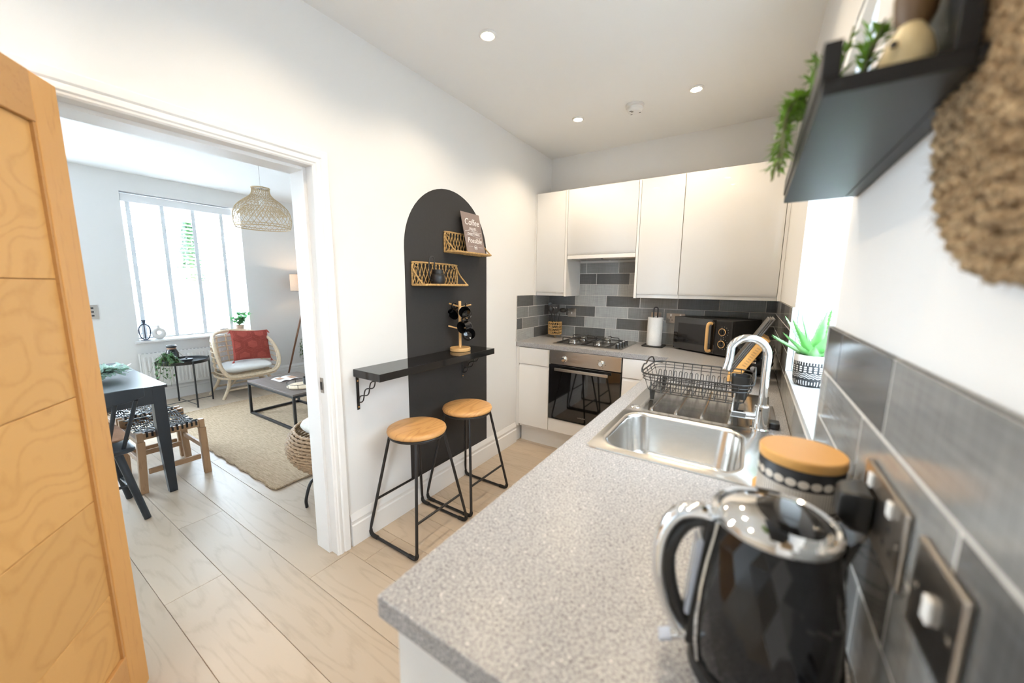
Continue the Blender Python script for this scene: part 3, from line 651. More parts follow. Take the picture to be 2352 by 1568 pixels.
dl = lambda e, z, r: rrect(dx0+e, dx1-e, dy0+e, dy1-e, r, z, 8)
cx, cy = (dx0+dx1)/2, (dy0+dy1)/2; base = dl(0, 0, .03)
loops = [ringmap(base, sx0, sx1, ym, sy1, ZT+.0006, cx, cy), ringmap(base, sx0+.002, sx1-.002, ym, sy1-.002, top, cx, cy), dl(-.006, top, .03), dl(0, top+.001, .03), dl(.008, top-.002, .03)]
build('drainer', MB().loft(loops, False, True), M['sinksteel'], sk, sm=50)
for i in range(4):
    x = 1.395+.088*i
    build('drainer_rib', MB().tube(cr([(x, -1.815, top-.004), (x, -1.78, top+.001), (x, -1.46, top+.001), (x, -1.42, top-.004)], 5), .0055, 8), M['sinksteel'], sk)
build('tap_hole_cover', MB().lathe([(.019, 0), (.019, .002), (.014, .004), (.004, .0045)], 24, (1.335, -1.822, top)), M['chrome'], sk)
dn = build('waste', MB().lathe([(.036, 0), (.034, .003), (.026, .0015)], 28, (1.545, -2.02, ZT-.1575)), M['chrome'], sk)
for i in range(3):
    a0 = i*2*pi/3
    pts = [Vector((1.545+r*cos(a0+t), -2.02+r*sin(a0+t), ZT-.1555)) for r, t in ((.009, .3), (.022, .18), (.022, .95), (.022, 1.75), (.009, 1.7))]
    build('slot', MB().prism(pts, (0, 0, .0006)), M['plasticb'], dn, sm=0)
# ---- mixer tap
tp = thing('mixer_tap', 'chrome swan-neck mixer tap at the sink', 'tap', (1.748, -1.828, top))
tx, ty = 1.748, -1.828
build('body', MB().lathe([(.029, 0), (.029, .004), (.0225, .007), (.0225, .082), (.020, .085)], 28, (tx, ty, top)), M['chrome'], tp)
ax = Vector((-.97, -.22, 0)).normalized()
def T(a, z): return Vector((tx, ty, 0))+ax*a+Vector((0, 0, z))
c0 = T(.056, 1.165)
neck = [T(0, top+.08), T(0, 1.05), T(0, 1.12)]+[T(.056-.056*cos(t), 1.165+.056*sin(t)) for t in [pi*k/14 for k in range(0, 13)]]+[T(.108, 1.150), T(.113, 1.122)]
build('spout', MB().tube(neck, .0125, 14), M['chrome'], tp)
build('aerator', MB().tube([T(.1125, 1.124), T(.115, 1.112)], .0135, 14), M['chrome'], tp)
lv = MB().tube([T(.015, .958), T(.052, .958)], .013, 14)
build('valve', lv, M['chrome'], tp)
lb = MB().beam(T(.045, .960), T(.092, .962), .028, .020); lv2 = build('lever', lb, M['chrome'], tp, bevel=.003)
build('pin', MB().tube([T(.085, .968), T(.083, 1.03)], .0032, 8), M['chrome'], lv2)
build('indicator', MB().tube([T(.0, .985)+Vector((-.004, -.0222, 0)), T(.0, .985)+Vector((-.004, -.0232, 0))], .003, 10), M['plasticb'], tp)
# ---- downlights and smoke alarm
def downlight(x, y, label, k=1.0):
    t = thing('ceiling_downlight', label, 'downlight', (x, y, H-.012), group='recessed ceiling downlights')
    build('bezel', MB().lathe([(.043, .012), (.043, .009), (.036, .004), (.030, .005), (.028, .0115)], 28, (x, y, H-.012), False), M['white'], t)
    build('lamp_lens', MB().lathe([(.028, 0), (.027, .003)], 24, (x, y, H-.008)), M['lens'], t)
    l = bpy.data.lights.new('lamp', 'SPOT'); l.energy = SPOT_W*k; l.color = SPOT_C; l.spot_size = radians(138); l.spot_blend = .6; l.shadow_soft_size = .028
    o = bpy.data.objects.new('lamp', l); COL.objects.link(o); o.parent = t; o.location = (0, 0, -.006)
for x, y, lb in ((.53, -1.72, 'recessed downlight above the bar stools, leftmost in view'), (.544, -.67, 'recessed downlight over the hob, left of smoke alarm'), (1.3, -.68, 'recessed downlight right of the smoke alarm'),
                 (1.33, -1.66, 'recessed downlight above the sink'), (.53, -2.52, 'recessed downlight by the open oak door'), (1.33, -2.42, 'recessed downlight above the kettle end of the worktop'),
                 (.54, -3.40, 'recessed downlight behind the camera, on the doorway side'), (1.34, -3.31, 'recessed downlight behind the camera, on the window side')):
    downlight(x, y, lb, 1.4 if y > -1 else .88 if y < -2 else 1.0)
sa = thing('smoke_alarm', 'white round smoke alarm on the kitchen ceiling', 'smoke alarm', (.935, -.66, H-.045))
build('base', MB().lathe([(.058, .045), (.058, .033), (.05, .030)], 28, (.935, -.66, H-.045)), M['plasticw'], sa)
build('cover', MB().lathe([(.049, .0295), (.049, .014), (.040, .003), (.0, 0)], 28, (.935, -.66, H-.045)), M['plasticw'], sa)
build('test_button', MB().lathe([(.008, 0), (.008, .003)], 12, (.925, -.68, H-.0465)), M['nickel'], sa)
for a in (.6, 2.4, 4.2): build('vent', MB().cbox((.935+.035*cos(a), -.66+.035*sin(a), H-.0415), (.012, .005, .004)), M['plasticb'], sa)
# ---- sockets
def plate(name, label, cat, plane, u0, u1, z0, z1, kind):
    if plane == 'back': f = lambda u, w, z: Vector((u, -.0086-w, z)); c = ((u0+u1)/2, -.0086, z0)
    else: f = lambda u, w, z: Vector((W-.0086-w, u, z)); c = (W-.0086, (u0+u1)/2, z0)
    def bx(ua, ub, wa, wb, za, zb):
        return MB().hexa([f(ua, wa, za), f(ub, wa, za), f(ub, wb, za), f(ua, wb, za)], [f(ua, wa, zb), f(ub, wa, zb), f(ub, wb, zb), f(ua, wb, zb)])
    t = thing(name, label, cat, c)
    build('plate', bx(u0, u1, 0, .006, z0, z1), M['nickel'], t, bevel=.003)
    zm = (z0+z1)/2; n = 2 if kind == 'double' else 1
    for i in range(n):
        uc = u0+(u1-u0)*(i+.5)/n
        if kind in ('double', 'single'):
            for du, dz in ((0, -.008), (-.011, -.028), (.011, -.028)):
                build('pin_hole', bx(uc+du-.0035, uc+du+.0035, .006, .0064, zm+dz-.003+.012, zm+dz+.004+.012), M['plasticb'], t, sm=0)
        build('rocker', bx(uc-.006, uc+.006, .006, .0095, zm+.018, zm+.034) if kind != 'switch' else bx(uc-.006, uc+.006, .006, .0095, zm-.010, zm+.010), M['white'], t, bevel=.001)
    for u in (u0+.012, u1-.012): build('screw', bx(u-.002, u+.002, .006, .0066, zm-.002, zm+.002), M['chrome'], t, sm=0)
    return t
plate('wall_switch', 'nickel fused switch behind the black utensils', 'switch', 'back', .213, .299, 1.097, 1.178, 'switch')
plate('wall_switch', 'nickel switch plate behind the paper towel handle', 'switch', 'back', .981, 1.064, 1.097, 1.178, 'switch')
plate('wall_socket', 'nickel double socket behind the microwave', 'socket', 'back', 1.102, 1.246, 1.094, 1.175, 'double')
plate('wall_socket', 'nickel double socket with black plug beside the canister', 'socket', 'right', -2.816, -2.670, 1.094, 1.176, 'double')
plate('wall_switch', 'nickel switch plate nearest the camera on tiled wall', 'switch', 'right', -2.932, -2.846, 1.094, 1.176, 'switch')
lsw = thing('wall_switch', 'grey metal switch on the living room wall beside the oak door', 'switch', (XL, -2.41, 1.0))
build('plate', MB().box(XL, XL+.008, -2.455, -2.368, 1.0, 1.145), M['nickel'], lsw, bevel=.002)
for z in (1.035, 1.075, 1.115): build('rocker', MB().box(XL+.008, XL+.012, -2.42, -2.40, z-.008, z+.008), M['blackmat'], lsw)
# ================================================================== BREAKFAST BAR
sb = tag(build('bar_shelf', MB().box(.0015, .212, -2.167, -1.215, .916, .955), M['blackgloss'], bevel=.0015), 'glossy black breakfast bar shelf across the painted arch', 'shelf')
def bracket(y, label):
    t = thing('shelf_bracket', label, 'bracket', (.002, y, .735), group='twisted iron shelf brackets')
    x0 = .0015
    build('wall_strap', MB().box(x0, x0+.004, y-.008, y+.008, .735, .915), M['blackmetal'], t, bevel=.001)
    build('top_strap', MB().box(x0+.004, .165, y-.008, y+.008, .911, .9155), M['blackmetal'], t, bevel=.001)
    A = Vector((x0+.006, y, .775)); B = Vector((.150, y, .909)); d = (B-A); n = Vector((-d.z, 0, d.x)).normalized()
    for s_ in (-1, 1):
        p = [A+d*k/30+n*(.0145*s_*sin(k/30*3*pi)) for k in range(31)]
        build('twist_bar', MB().tube(p, .0032, 8), M['blackmetal'], t)
    for z in (.75, .89): build('screw', MB().tube([(x0+.004, y, z), (x0+.0062, y, z)], .004, 10), M['oakstile'], t)
bracket(-2.147, 'black twisted iron bracket under the doorway end of the bar shelf')
bracket(-1.312, 'black twisted iron bracket on the painted arch')
def stool(cx, cy, label):
    t = thing('bar_stool', label, 'stool', (cx, cy, 0), group='bar stools')
    R = .16
    build('seat', MB().lathe([(.02, .588), (R-.014, .588), (R-.003, .593), (R, .603), (R-.003, .613), (R-.014, .619), (R-.04, .621), (0.001, .620)], 48, (cx, cy, 0)), M['oakseat'], t, sm=60)
    build('seat_ring', MB().tube([(cx+.146*cos(2*pi*k/40), cy+.146*sin(2*pi*k/40), .581) for k in range(40)], .0075, 8, True), M['blackmetal'], t)
    r = .0080; hx = .183; hyy = .192
    for sy in (-1, 1):
        y1 = cy+sy*hyy
        def foot(sx): return Vector((cx+sx*hx, y1, .0))
        pa = Vector((cx-.102, cy+sy*.102, .580)); pb = Vector((cx+.102, cy+sy*.102, .580))
        la = Vector((cx-hx, y1, .045)); lb = Vector((cx+hx, y1, .045))
        path = [pa, pa.lerp(la, .5), la]+[Vector((cx-hx+.004, y1, .022)), Vector((cx-hx+.02, y1, .0115)), Vector((cx-hx+.045, y1, .0105))]
        path += [Vector((cx+hx-.045, y1, .0105)), Vector((cx+hx-.02, y1, .0115)), Vector((cx+hx-.004, y1, .022)), lb, lb.lerp(pb, .5), pb]
        build('leg_frame', MB().tube(path, r, 10), M['blackmetal'], t)
        for sx in (-1, 1):
            ft = [Vector((cx+sx*(hx+.001), y1, .04)), Vector((cx+sx*(hx-.003), y1, .022)), Vector((cx+sx*(hx-.02), y1, .0118)), Vector((cx+sx*(hx-.06), y1, .0108))]
            build('rubber_foot', MB().tube(cr(ft, 4), .0105, 8), M['rubber'], t)
    for sx, z in ((-1, .215), (1, .185)):
        k = (z-.045)/(.58-.045); x = cx+sx*(hx+(.102-hx)*k); yy = hyy+(.102-hyy)*k
        build('foot_rail', MB().tube([(x, cy-yy, z), (x, cy+yy, z)], .0068, 10), M['blackmetal'], t)
    return t
stool(.201, -1.931, 'bar stool with round oak seat, nearer the doorway')
stool(.201, -1.500, 'bar stool with round oak seat, nearer the oven')
# ---- seagrass wall shelves
def wicker(y0, y1, zb, zt, label):
    t = thing('wicker_shelf', label, 'shelf', (.06, (y0+y1)/2, zb), group='woven seagrass wall shelves')
    r = .0055; rc = .03; D = .108
    back = cr([(.008, y0, zb), (.008, y0, zt-rc), (.008, y0+rc*.3, zt-rc*.3), (.008, y0+rc, zt), (.008, y1-rc, zt), (.008, y1-rc*.3, zt-rc*.3), (.008, y1, zt-rc), (.008, y1, zb)], 5)
    build('back_frame', MB().tube(back, r, 8), M['cane'], t)
    fr = cr([(.008, y0, zb), (D-.03, y0, zb), (D-.006, y0+.012, zb), (D, y0+.04, zb), (D, y1-.04, zb), (D-.006, y1-.012, zb), (D-.03, y1, zb), (.008, y1, zb)], 5)
    build('base_frame', MB().tube(fr+[Vector((.008, (y0+y1)/2, zb))], .0065, 8), M['cane'], t)
    sl = MB()
    for k in range(8): sl.tube([(.014+.012*k, y0+.006, zb+.0015*(k % 2)), (.014+.012*k, y1-.006, zb+.0015*(k % 2))], .0058, 6)
    build('base_rods', sl, M['cane'], t)
    n = 13; w = y1-y0
    for k in range(n+1):
        for s_ in (-1, 1):
            ya = y0+w*k/n; yb = ya+s_*w/n*1.6
            if yb < y0+.002 or yb > y1-.002: yb = min(max(yb, y0+.004), y1-.004)
            build('lattice_cane', MB().tube([(.008+.002*s_, ya, zb+.004), (.008+.003*s_, (ya+yb)/2+s_*.003, (zb+zt)/2), (.008+.002*s_, yb, zt-.005)], .0028, 5), M['cane'], t)
    for y in (y0, y1):
        build('side_brace', MB().tube(cr([(.010, y, zt-.028), (.026, y, zt-.055), (.05, y, zb+.048), (D-.012, y, zb+.004)], 5), .0045, 6), M['cane'], t)
    for y in (y0+.03, y1-.03):
        build('hanging_loop', MB().tube([(.012, y+.011*cos(2*pi*k/12), zt-.018+.011*sin(2*pi*k/12)) for k in range(12)], .0025, 5, True), M['cane'], t)
    return t
wicker(-1.480, -1.105, 1.597, 1.724, 'woven seagrass shelf holding the coffee sign, upper on the arch')
wicker(-1.757, -1.365, 1.386, 1.518, 'woven seagrass shelf holding the black watering can, lower on the arch')
# coffee sign leaning on the upper shelf
sg = thing('coffee_sign', 'mauve coffee print leaning on the upper seagrass shelf', 'sign', (.088, -1.25, 1.604))
sa_ = math.atan2(.058, .262)
Ms = Matrix.Translation((.088, -1.25, 1.6045)) @ Matrix.Rotation(-sa_, 4, 'Y')
bd = MB().box(-.004, 0, -.098, .098, 0, .272).xf(Ms); build('board', bd, M['sign'], sg, bevel=.0008)
def stx(nm, body, size, y, z, sh=0, sx=1):
    o = text(nm, body, M['chalk'], sg, size, (0, 0, 0), (0, 0, 0), sh, sx=sx)
    mm = Ms @ Matrix.Translation((.0006, y, z)) @ Matrix(((0, 0, 1, 0), (1, 0, 0, 0), (0, 1, 0, 0), (0, 0, 0, 1)))
    o.matrix_local = Matrix.Translation(-BASE[sg.name]) @ mm @ Matrix.Diagonal((sx, 1, 1, 1))
stx('lettering', 'Coffee', .062, 0, .188, .25, .92); stx('lettering', 'MAKES', .024, .0, .155, .1); stx('lettering', 'EVERYTHING', .023, 0, .119, .1, .95); stx('lettering', 'Possible', .050, 0, .066, .25, .92)
for z, a in ((.150, .05), (.142, .085), (.112, .085)):
    build('flourish', MB().tube([Ms @ Vector((.0008, -a+2*a*k/12, z+.005*sin(k/12*pi*2))) for k in range(13)], .0011, 4), M['chalk'], sg)
for y0, y1 in ((-.075, -.03), (.03, .075)): build('flourish', MB().tube([Ms @ Vector((.0008, y0, .040)), Ms @ Vector((.0008, y1, .040))], .0009, 4), M['chalk'], sg)
build('cup_motif', MB().tube([Ms @ Vector((.0008, .016*cos(2*pi*k/16), .036+.014*sin(2*pi*k/16))) for k in range(16)], .001, 4, True), M['chalk'], sg)
build('cup_motif', MB().box(-.0, .0006, -.006, .006, .030, .040).xf(Ms), M['chalk'], sg)
# watering can on the lower shelf
wz = 1.3935; wy = -1.600
wc = thing('watering_can', 'small black metal watering can on the lower seagrass shelf', 'watering can', (.06, wy, wz))
build('body', MB().lathe([(.040, 0), (.042, .004), (.042, .050), (.040, .056), (.034, .060), (.034, .083), (.0335, .085), (.031, .083), (.031, .062)], 32, (.06, wy, wz)), M['blackmetal'], wc)
build('handle', MB().tube(cr([(.06, wy-.040, wz+.02), (.06, wy-.060, wz+.022), (.06, wy-.068, wz+.05), (.06, wy-.070, wz+.13), (.06, wy-.064, wz+.152), (.06, wy-.046, wz+.160), (.06, wy-.030, wz+.150), (.06, wy-.027, wz+.125), (.06, wy-.030, wz+.080)], 5), .0035, 8), M['blackmetal'], wc)
build('spout', MB().tube(cr([(.06, wy+.038, wz+.02), (.06, wy+.058, wz+.052), (.06, wy+.085, wz+.085), (.06, wy+.115, wz+.100), (.06, wy+.135, wz+.098)], 5), [.005]*12+[.004]*9, 8), M['blackmetal'], wc)
# mug tree and mugs
mx0, my0, mz0 = .082, -1.425, .956
mt = thing('mug_tree', 'bamboo mug tree with six pegs on the bar shelf', 'mug tree', (mx0, my0, mz0))
build('base', MB().lathe([(.066, 0), (.068, .002), (.068, .020), (.066, .022), (.001, .022)], 40, (mx0, my0, mz0)), M['bamboo'], mt)
build('post', MB().lathe([(.0095, .022), (.0095, .326), (.008, .328)], 20, (mx0, my0, mz0)), M['bamboo'], mt)
ex = Vector((R_.x, R_.y, 0)); ey = Vector((F_.x, F_.y, 0)).normalized()
def peg(dx, dy, z, l=.078):
    d = (ex*dx+ey*dy).normalized(); c = Vector((mx0, my0, mz0))
    build('peg', MB().tube([c+d*.007+Vector((0, 0, z)), c+d*l+Vector((0, 0, z+.018))], .0048, 10), M['bamboo'], mt); return d
pegs = [(-1, .35, .292), (1, -.25, .288), (.75, -.75, .205), (-.95, .1, .145), (.98, .2, .145)]
D_ = [peg(*p) for p in pegs]
def mug(pos, axis, up, label):
    """local: axis points out of the mouth; handle toward `up`"""
    a = Vector(axis).normalized(); u = (Vector(up)-a*Vector(up).dot(a)).normalized(); v = a.cross(u)
    m = Matrix(((u.x, v.x, a.x, pos[0]), (u.y, v.y, a.y, pos[1]), (u.z, v.z, a.z, pos[2]), (0, 0, 0, 1)))
    t = thing('mug', label, 'mug', pos, 0, 'black mugs on the mug tree')
    pr = [(.001, 0), (.020, 0), (.028, .004), (.034, .014), (.0375, .03), (.039, .075), (.040, .078), (.0385, .078), (.036, .07), (.034, .03), (.03, .012), (.001, .006)]
    b = MB().lathe(pr, 36); b.v = [m @ p for p in b.v]; build('cup', b, M['blackgloss'], t, sm=60)
    h = MB().tube(cr([(.036, 0, .064), (.052, 0, .066), (.063, 0, .052), (.063, 0, .034), (.052, 0, .02), (.035, 0, .020)], 5), .0048, 8); h.v = [m @ p for p in h.v]; build('handle', h, M['blackgloss'], t)
C0 = Vector((mx0, my0, mz0))
def hang(i, k, tilt, lab, flip=1):
    d = D_[i]; z = pegs[i][2]; q = C0+d*k+Vector((0, 0, z+.003+.018*(k/.078)))
    side = Vector((-d.y, d.x, 0))*flip
    ax_ = (side*1.0+Vector((0, 0, tilt))+d*.15).normalized()
    up = (Vector((0, 0, 1))-ax_*ax_.z).normalized()
    pos = q-up*.056-ax_*.042
    mug(pos, ax_, up, lab)
hang(0, .046, -.5, 'glossy black mug hanging upper left on the mug tree, base showing', 1)
hang(1, .046, .35, 'glossy black mug hanging upper right on the mug tree', -1)
hang(2, .050, -.1, 'glossy black mug hanging in front of the mug tree post', -1)
hang(4, .050, .35, 'glossy black mug hanging lowest on the mug tree', -1)
# ================================================================== WORKTOP ITEMS
# utensil pot
ux, uy = .150, -.150
ut = thing('utensil_pot', 'woven seagrass utensil pot on hairpin feet beside the hob', 'utensil pot', (ux, uy, ZT))
for z in (.035, .062, .089, .116, .143):
    build('ring', MB().tube([(ux+.060*cos(2*pi*k/28), uy+.060*sin(2*pi*k/28), ZT+z+.0015*sin(5*k)) for k in range(28)], .0048, 6, True), M['cane'], ut)
build('inner_floor', MB().lathe([(.058, .033), (.058, .036)], 24, (ux, uy, ZT)), M['cane'], ut)
for k in range(20):
    a = 2*pi*k/20
    for lv in range(4):
        a1 = a+(.10 if lv % 2 else -.10)
        z0_ = ZT+.035+.027*lv
        build('weave_strand', MB().tube([(ux+.061*cos(a-.5*(a1-a)), uy+.061*sin(a-.5*(a1-a)), z0_), (ux+.063*cos(a+.5*(a1-a)), uy+.063*sin(a+.5*(a1-a)), z0_+.027)], .0036, 5), M['cane'], ut)
for a in (.5, 2.1, 3.7, 5.3):
    p = Vector((ux+.055*cos(a), uy+.055*sin(a), ZT)); tg = Vector((-sin(a), cos(a), 0))
    build('hairpin_foot', MB().tube([p+tg*.009+Vector((0, 0, .036)), p+tg*.004+Vector((0, 0, .004)), p+Vector((0, 0, .0025)), p-tg*.004+Vector((0, 0, .004)), p-tg*.009+Vector((0, 0, .036))], .0016, 6), M['cane'], ut)
def utensil(name, label, dx, dy, head):
    a = Vector((ux+dx*.15, uy+dy*.15, ZT+.040)); b = Vector((ux+dx*.75, uy+dy*.75, ZT+.225)); d = (b-a).normalized()
    t = thing(name, label, 'utensil', a, 0, 'black nylon utensils')
    build('handle', MB().tube([a, b], [.005, .0038], 8), M['plasticb'], t)
    side = ex; nrm = d.cross(side).normalized(); side = nrm.cross(d)
    def P(u, v, w=0): return b+side*u+d*v+nrm*w
    if head == 'turner': mb = MB().prism([P(-.012, 0), P(.012, 0), P(.042, .022), P(.042, .08), P(-.042, .08), P(-.042, .022)], nrm*.003)
    elif head == 'spoon':
        mb = MB(); L = []
        for k in range(9):
            q = k/8; w = .026*sin(pi*min(.98, max(.06, q))); L.append([P(w*cos(2*pi*j/12), q*.085, .009*sin(2*pi*j/12)-.016*sin(pi*q)) for j in range(12)])
        mb.loft(L)
    elif head == 'ladle': mb = MB().ball(P(.026, .035, 0), .036, (1, 1, .62))
    elif head == 'spatula': mb = MB().prism([P(-.010, 0), P(.010, 0), P(.022, .03), P(.020, .095), P(.004, .105), P(-.016, .10), P(-.021, .03)], nrm*.004)
    elif head == 'whisk':
        mb = MB()
        for q in range(5):
            an = pi*q/5; mb.tube([P(.026*sin(pi*k/10)*cos(an), .085*(1-cos(pi*k/10))/2*1.0, .026*sin(pi*k/10)*sin(an)) for k in range(6)]+[P(-.026*sin(pi*k/10)*cos(an), .085*(1-cos(pi*k/10))/2, -.026*sin(pi*k/10)*sin(an)) for k in range(5, -1, -1)], .0012, 4)
    build('head', mb, M['plasticb'], t, bevel=.001 if head in ('turner', 'spatula') else 0)
    if head == 'turner':
        for u in (-.016, 0, .016): build('slot', MB().prism([P(u-.002, .05, -.0005), P(u+.002, .05, -.0005), P(u+.004, .06, -.0005), P(u, .06, -.0005)], nrm*.004), M['chalk'], t, sm=0)
utensil('spatula', 'black nylon spatula standing leftmost in the utensil pot', -.055*ex.x, -.055*ex.y+.01, 'spatula')
utensil('serving_spoon', 'black nylon serving spoon in the utensil pot', -.03*ex.x-.01, -.03*ex.y-.02, 'spoon')
utensil('slotted_turner', 'black slotted turner facing out of the utensil pot', .008, -.03, 'turner')
utensil('ladle', 'black nylon ladle leaning right in the utensil pot', .055*ex.x, .05*ex.y, 'ladle')
utensil('whisk', 'thin wire whisk behind the slotted turner', -.005, .035, 'whisk')
# paper towel holder
px_, py_ = 1.045, -.145
pt = thing('towel_holder', 'black wire paper towel holder with looped handle', 'towel holder', (px_, py_, ZT))
build('base', MB().loft([rrect(px_-.082, px_+.082, py_-.082, py_+.082, .02, ZT+z) for z in (.0005, .010)]), M['blackmetal'], pt, bevel=.002)
build('loop_handle', MB().tube([(px_-.016, py_, ZT+.010), (px_-.016, py_, ZT+.30)]+[(px_-.016*cos(pi*k/10), py_, ZT+.30+.016*sin(pi*k/10)) for k in range(1, 10)]+[(px_+.016, py_, ZT+.30), (px_+.016, py_, ZT+.010)], .0055, 8), M['blackmetal'], pt)
rl_ = build('paper_roll', MB().lathe([(.023, .0105), (.057, .0105), (.058, .013), (.058, .232), (.056, .235), (.023, .235), (.022, .12)], 40, (px_, py_, ZT), False), M['paper'])
tag(rl_, 'white paper towel roll on the black holder', 'paper roll')
# microwave, set diagonally in the corner
mw_a = math.atan2(-.262, .445)
mw = thing('microwave', 'black microwave oven with bamboo handle set across the corner', 'microwave', (1.195, -.185, ZT), mw_a)
mwW, mwD, mwH, f0 = .465, .330, .255, .012
build('body', MB().box(.0, mwW, .024, mwD, f0, mwH), M['blackmat'], mw, True, bevel=.004)
build('door', MB().box(.0, .345, 0, .023, f0, mwH), M['ovenglass'], mw, True, bevel=.003)
build('door_window', MB().box(.04, .275, -.0008, 0, f0+.05, mwH-.045), M['blackgloss'], mw, True)
build('control_panel', MB().box(.3465, mwW, 0, .023, f0, mwH), M['blackmat'], mw, True, bevel=.003)
for k in range(14): build('panel_groove', MB().box(.352+.008*k, .355+.008*k, -.0012, 0, f0+.012, mwH-.012), M['blackmat'], mw, True)
build('handle', MB().tube(cr([(.315, 0, mwH-.030), (.312, -.016, mwH-.026), (.306, -.028, mwH-.036), (.304, -.030, mwH-.07), (.304, -.030, f0+.062), (.306, -.028, f0+.028), (.312, -.016, f0+.018), (.315, 0, f0+.022)], 5), .0105, 10), M['bamboo'], mw, True)
mr_ = Matrix.Rotation(pi/2, 4, 'X')
for z, nm in ((.176, 'a'), (.092, 'b')):
    k = build('dial', MB().lathe([(.022, 0), (.022, .016), (.019, .018)], 24, (.405, -.0012, z), True, mr_), M['blackgloss'], mw, True)
    build('dial_ring', MB().tube([(.405+.0235*cos(2*pi*q/28), -.016, z+.0235*sin(2*pi*q/28)) for q in range(28)], .0026, 6, True), M['bamboo'], mw, True)
    for q in range(9):
        a = pi*.62-q*pi*1.25/8
        build('dial_mark', MB().cbox((.405+.036*cos(a), -.0016, z+.036*sin(a)), (.003, .0008, .003)), M['chalk'], mw, True, sm=0)
for k in range(4): build('vent_slot', MB().box(.06+.05*k, .10+.05*k, .06, .20, mwH, mwH+.0006), M['plasticb'], mw, True, sm=0)
for x, y in ((.03, .05), (mwW-.03, .05), (.03, mwD-.04), (mwW-.03, mwD-.04)): build('foot', MB().lathe([(.012, 0), (.014, f0)], 12, (x, y, .0005)), M['rubber'], mw, True)
# toaster
to = thing('toaster', 'black faceted toaster with chrome controls behind the chopping boards', 'toaster', (1.725, -.77, ZT), radians(-8))
L = []
for z, e in ((.008, .008), (.02, 0), (.08, -.003), (.15, .004), (.175, .014), (.185, .03)): L.append(rrect(-.082+e, .082-e, -.14+e, .14-e, .028, z, 4))
build('body', MB().loft(L), M['blackgloss'], to, True, sm=20)
build('base', MB().loft([rrect(-.078, .078, -.136, .136, .026, z, 4) for z in (.0005, .0075)]), M['plasticb'], to, True)
for x in (-.032, .032): build('slot', MB().box(x-.015, x+.015, -.095, .095, .1852, .187), M['chrome'], to, True)
for i, z in enumerate((.075, .092, .109, .126)): build('button', MB().box(.012, .032, -.147, -.142, z-.005, z+.005), M['chrome'], to, True, bevel=.001)
build('dial', MB().lathe([(.016, 0), (.014, .012)], 16, (.022, -.142, .042), True, mr_), M['chrome'], to, True)
build('lever', MB().box(-.045, -.012, -.168, -.142, .135, .147), M['chrome'], to, True, bevel=.003)
for s_ in (-1, 1):
    fc = MB()
    for i in range(5):
        for j in range(4):
            y = -.10+.05*i+(.025 if j % 2 else 0); z = .04+.034*j; x = .0845*s_
            if y > .115: continue
            fc.add([(x, y-.022, z), (x, y, z-.017), (x, y+.022, z), (x, y, z+.017), (x+.004*s_, y, z)], [(0, 1, 4), (1, 2, 4), (2, 3, 4), (3, 0, 4)])
    build('facets', fc, M['blackgloss'], to, True, sm=0)
# chopping boards leaning on the right wall
tilt = math.atan2(.150, .262)
def board(name, label, k0, th, wid, L_, mt, yc=-1.05, y2=None):
    # k0: thickness offset from the back (wall side) of the stack
    t = thing(name, label, 'chopping board', (1.66, yc, ZT), 0)
    up = Vector((sin(tilt), 0, cos(tilt))); n = Vector((-cos(tilt), 0, sin(tilt)))
    o = Vector((1.668, yc, ZT+.0305))
    w = Vector((0, wid/2, 0)); a = o+n*k0; b = o+n*(k0+th)
    build('blade', MB().hexa([a-w, a+w, b+w, b-w], [a-w+up*L_, a+w+up*L_, b+w+up*L_, b-w+up*L_]), M[mt], t, bevel=.003)
    return t, a, up, n, w
bx_ = board('chopping_board', 'thick bamboo chopping board holder leaning on the tiles by the tap', 0, .040, .20, .225, 'bambooh')
t_, a_, up_, n_, w_ = bx_
o = Vector((1.668, -1.05, ZT))
build('foot_block', MB().hexa([a_-w_-up_*.026, a_+w_-up_*.026, a_+w_+n_*.040+Vector((-.02, 0, -.046)), a_-w_+n_*.040+Vector((-.02, 0, -.046))], [a_-w_, a_+w_, a_+w_+n_*.055, a_-w_+n_*.055]), M['bambooh'], t_, bevel=.002)
for k in range(9): build('branding', MB().hexa([a_-w_-Vector((0, .0004, 0))+up_*(.06+.013*k)+n_*.010, a_-w_+up_*(.06+.013*k)+n_*.010, a_-w_+up_*(.06+.013*k)+n_*.026, a_-w_-Vector((0, .0004, 0))+up_*(.06+.013*k)+n_*.026], [a_-w_-Vector((0, .0004, 0))+up_*(.066+.013*k)+n_*.010, a_-w_+up_*(.066+.013*k)+n_*.010, a_-w_+up_*(.066+.013*k)+n_*.026, a_-w_-Vector((0, .0004, 0))+up_*(.066+.013*k)+n_*.026]), M['oakrail'], t_, sm=0)
M['boardgrey'] = mat('grey_board', (.115, .105, .095), .45, noise=.2, nscale=40)
for i, lb in enumerate(('grey chopping board in the leaning stack, next to the bamboo', 'grey chopping board in the leaning stack, middle of three', 'grey chopping board in the leaning stack, front of three')):
    board('chopping_board', lb, .0412+.0082*i, .0075, .20, .320-.006*i, 'boardgrey')
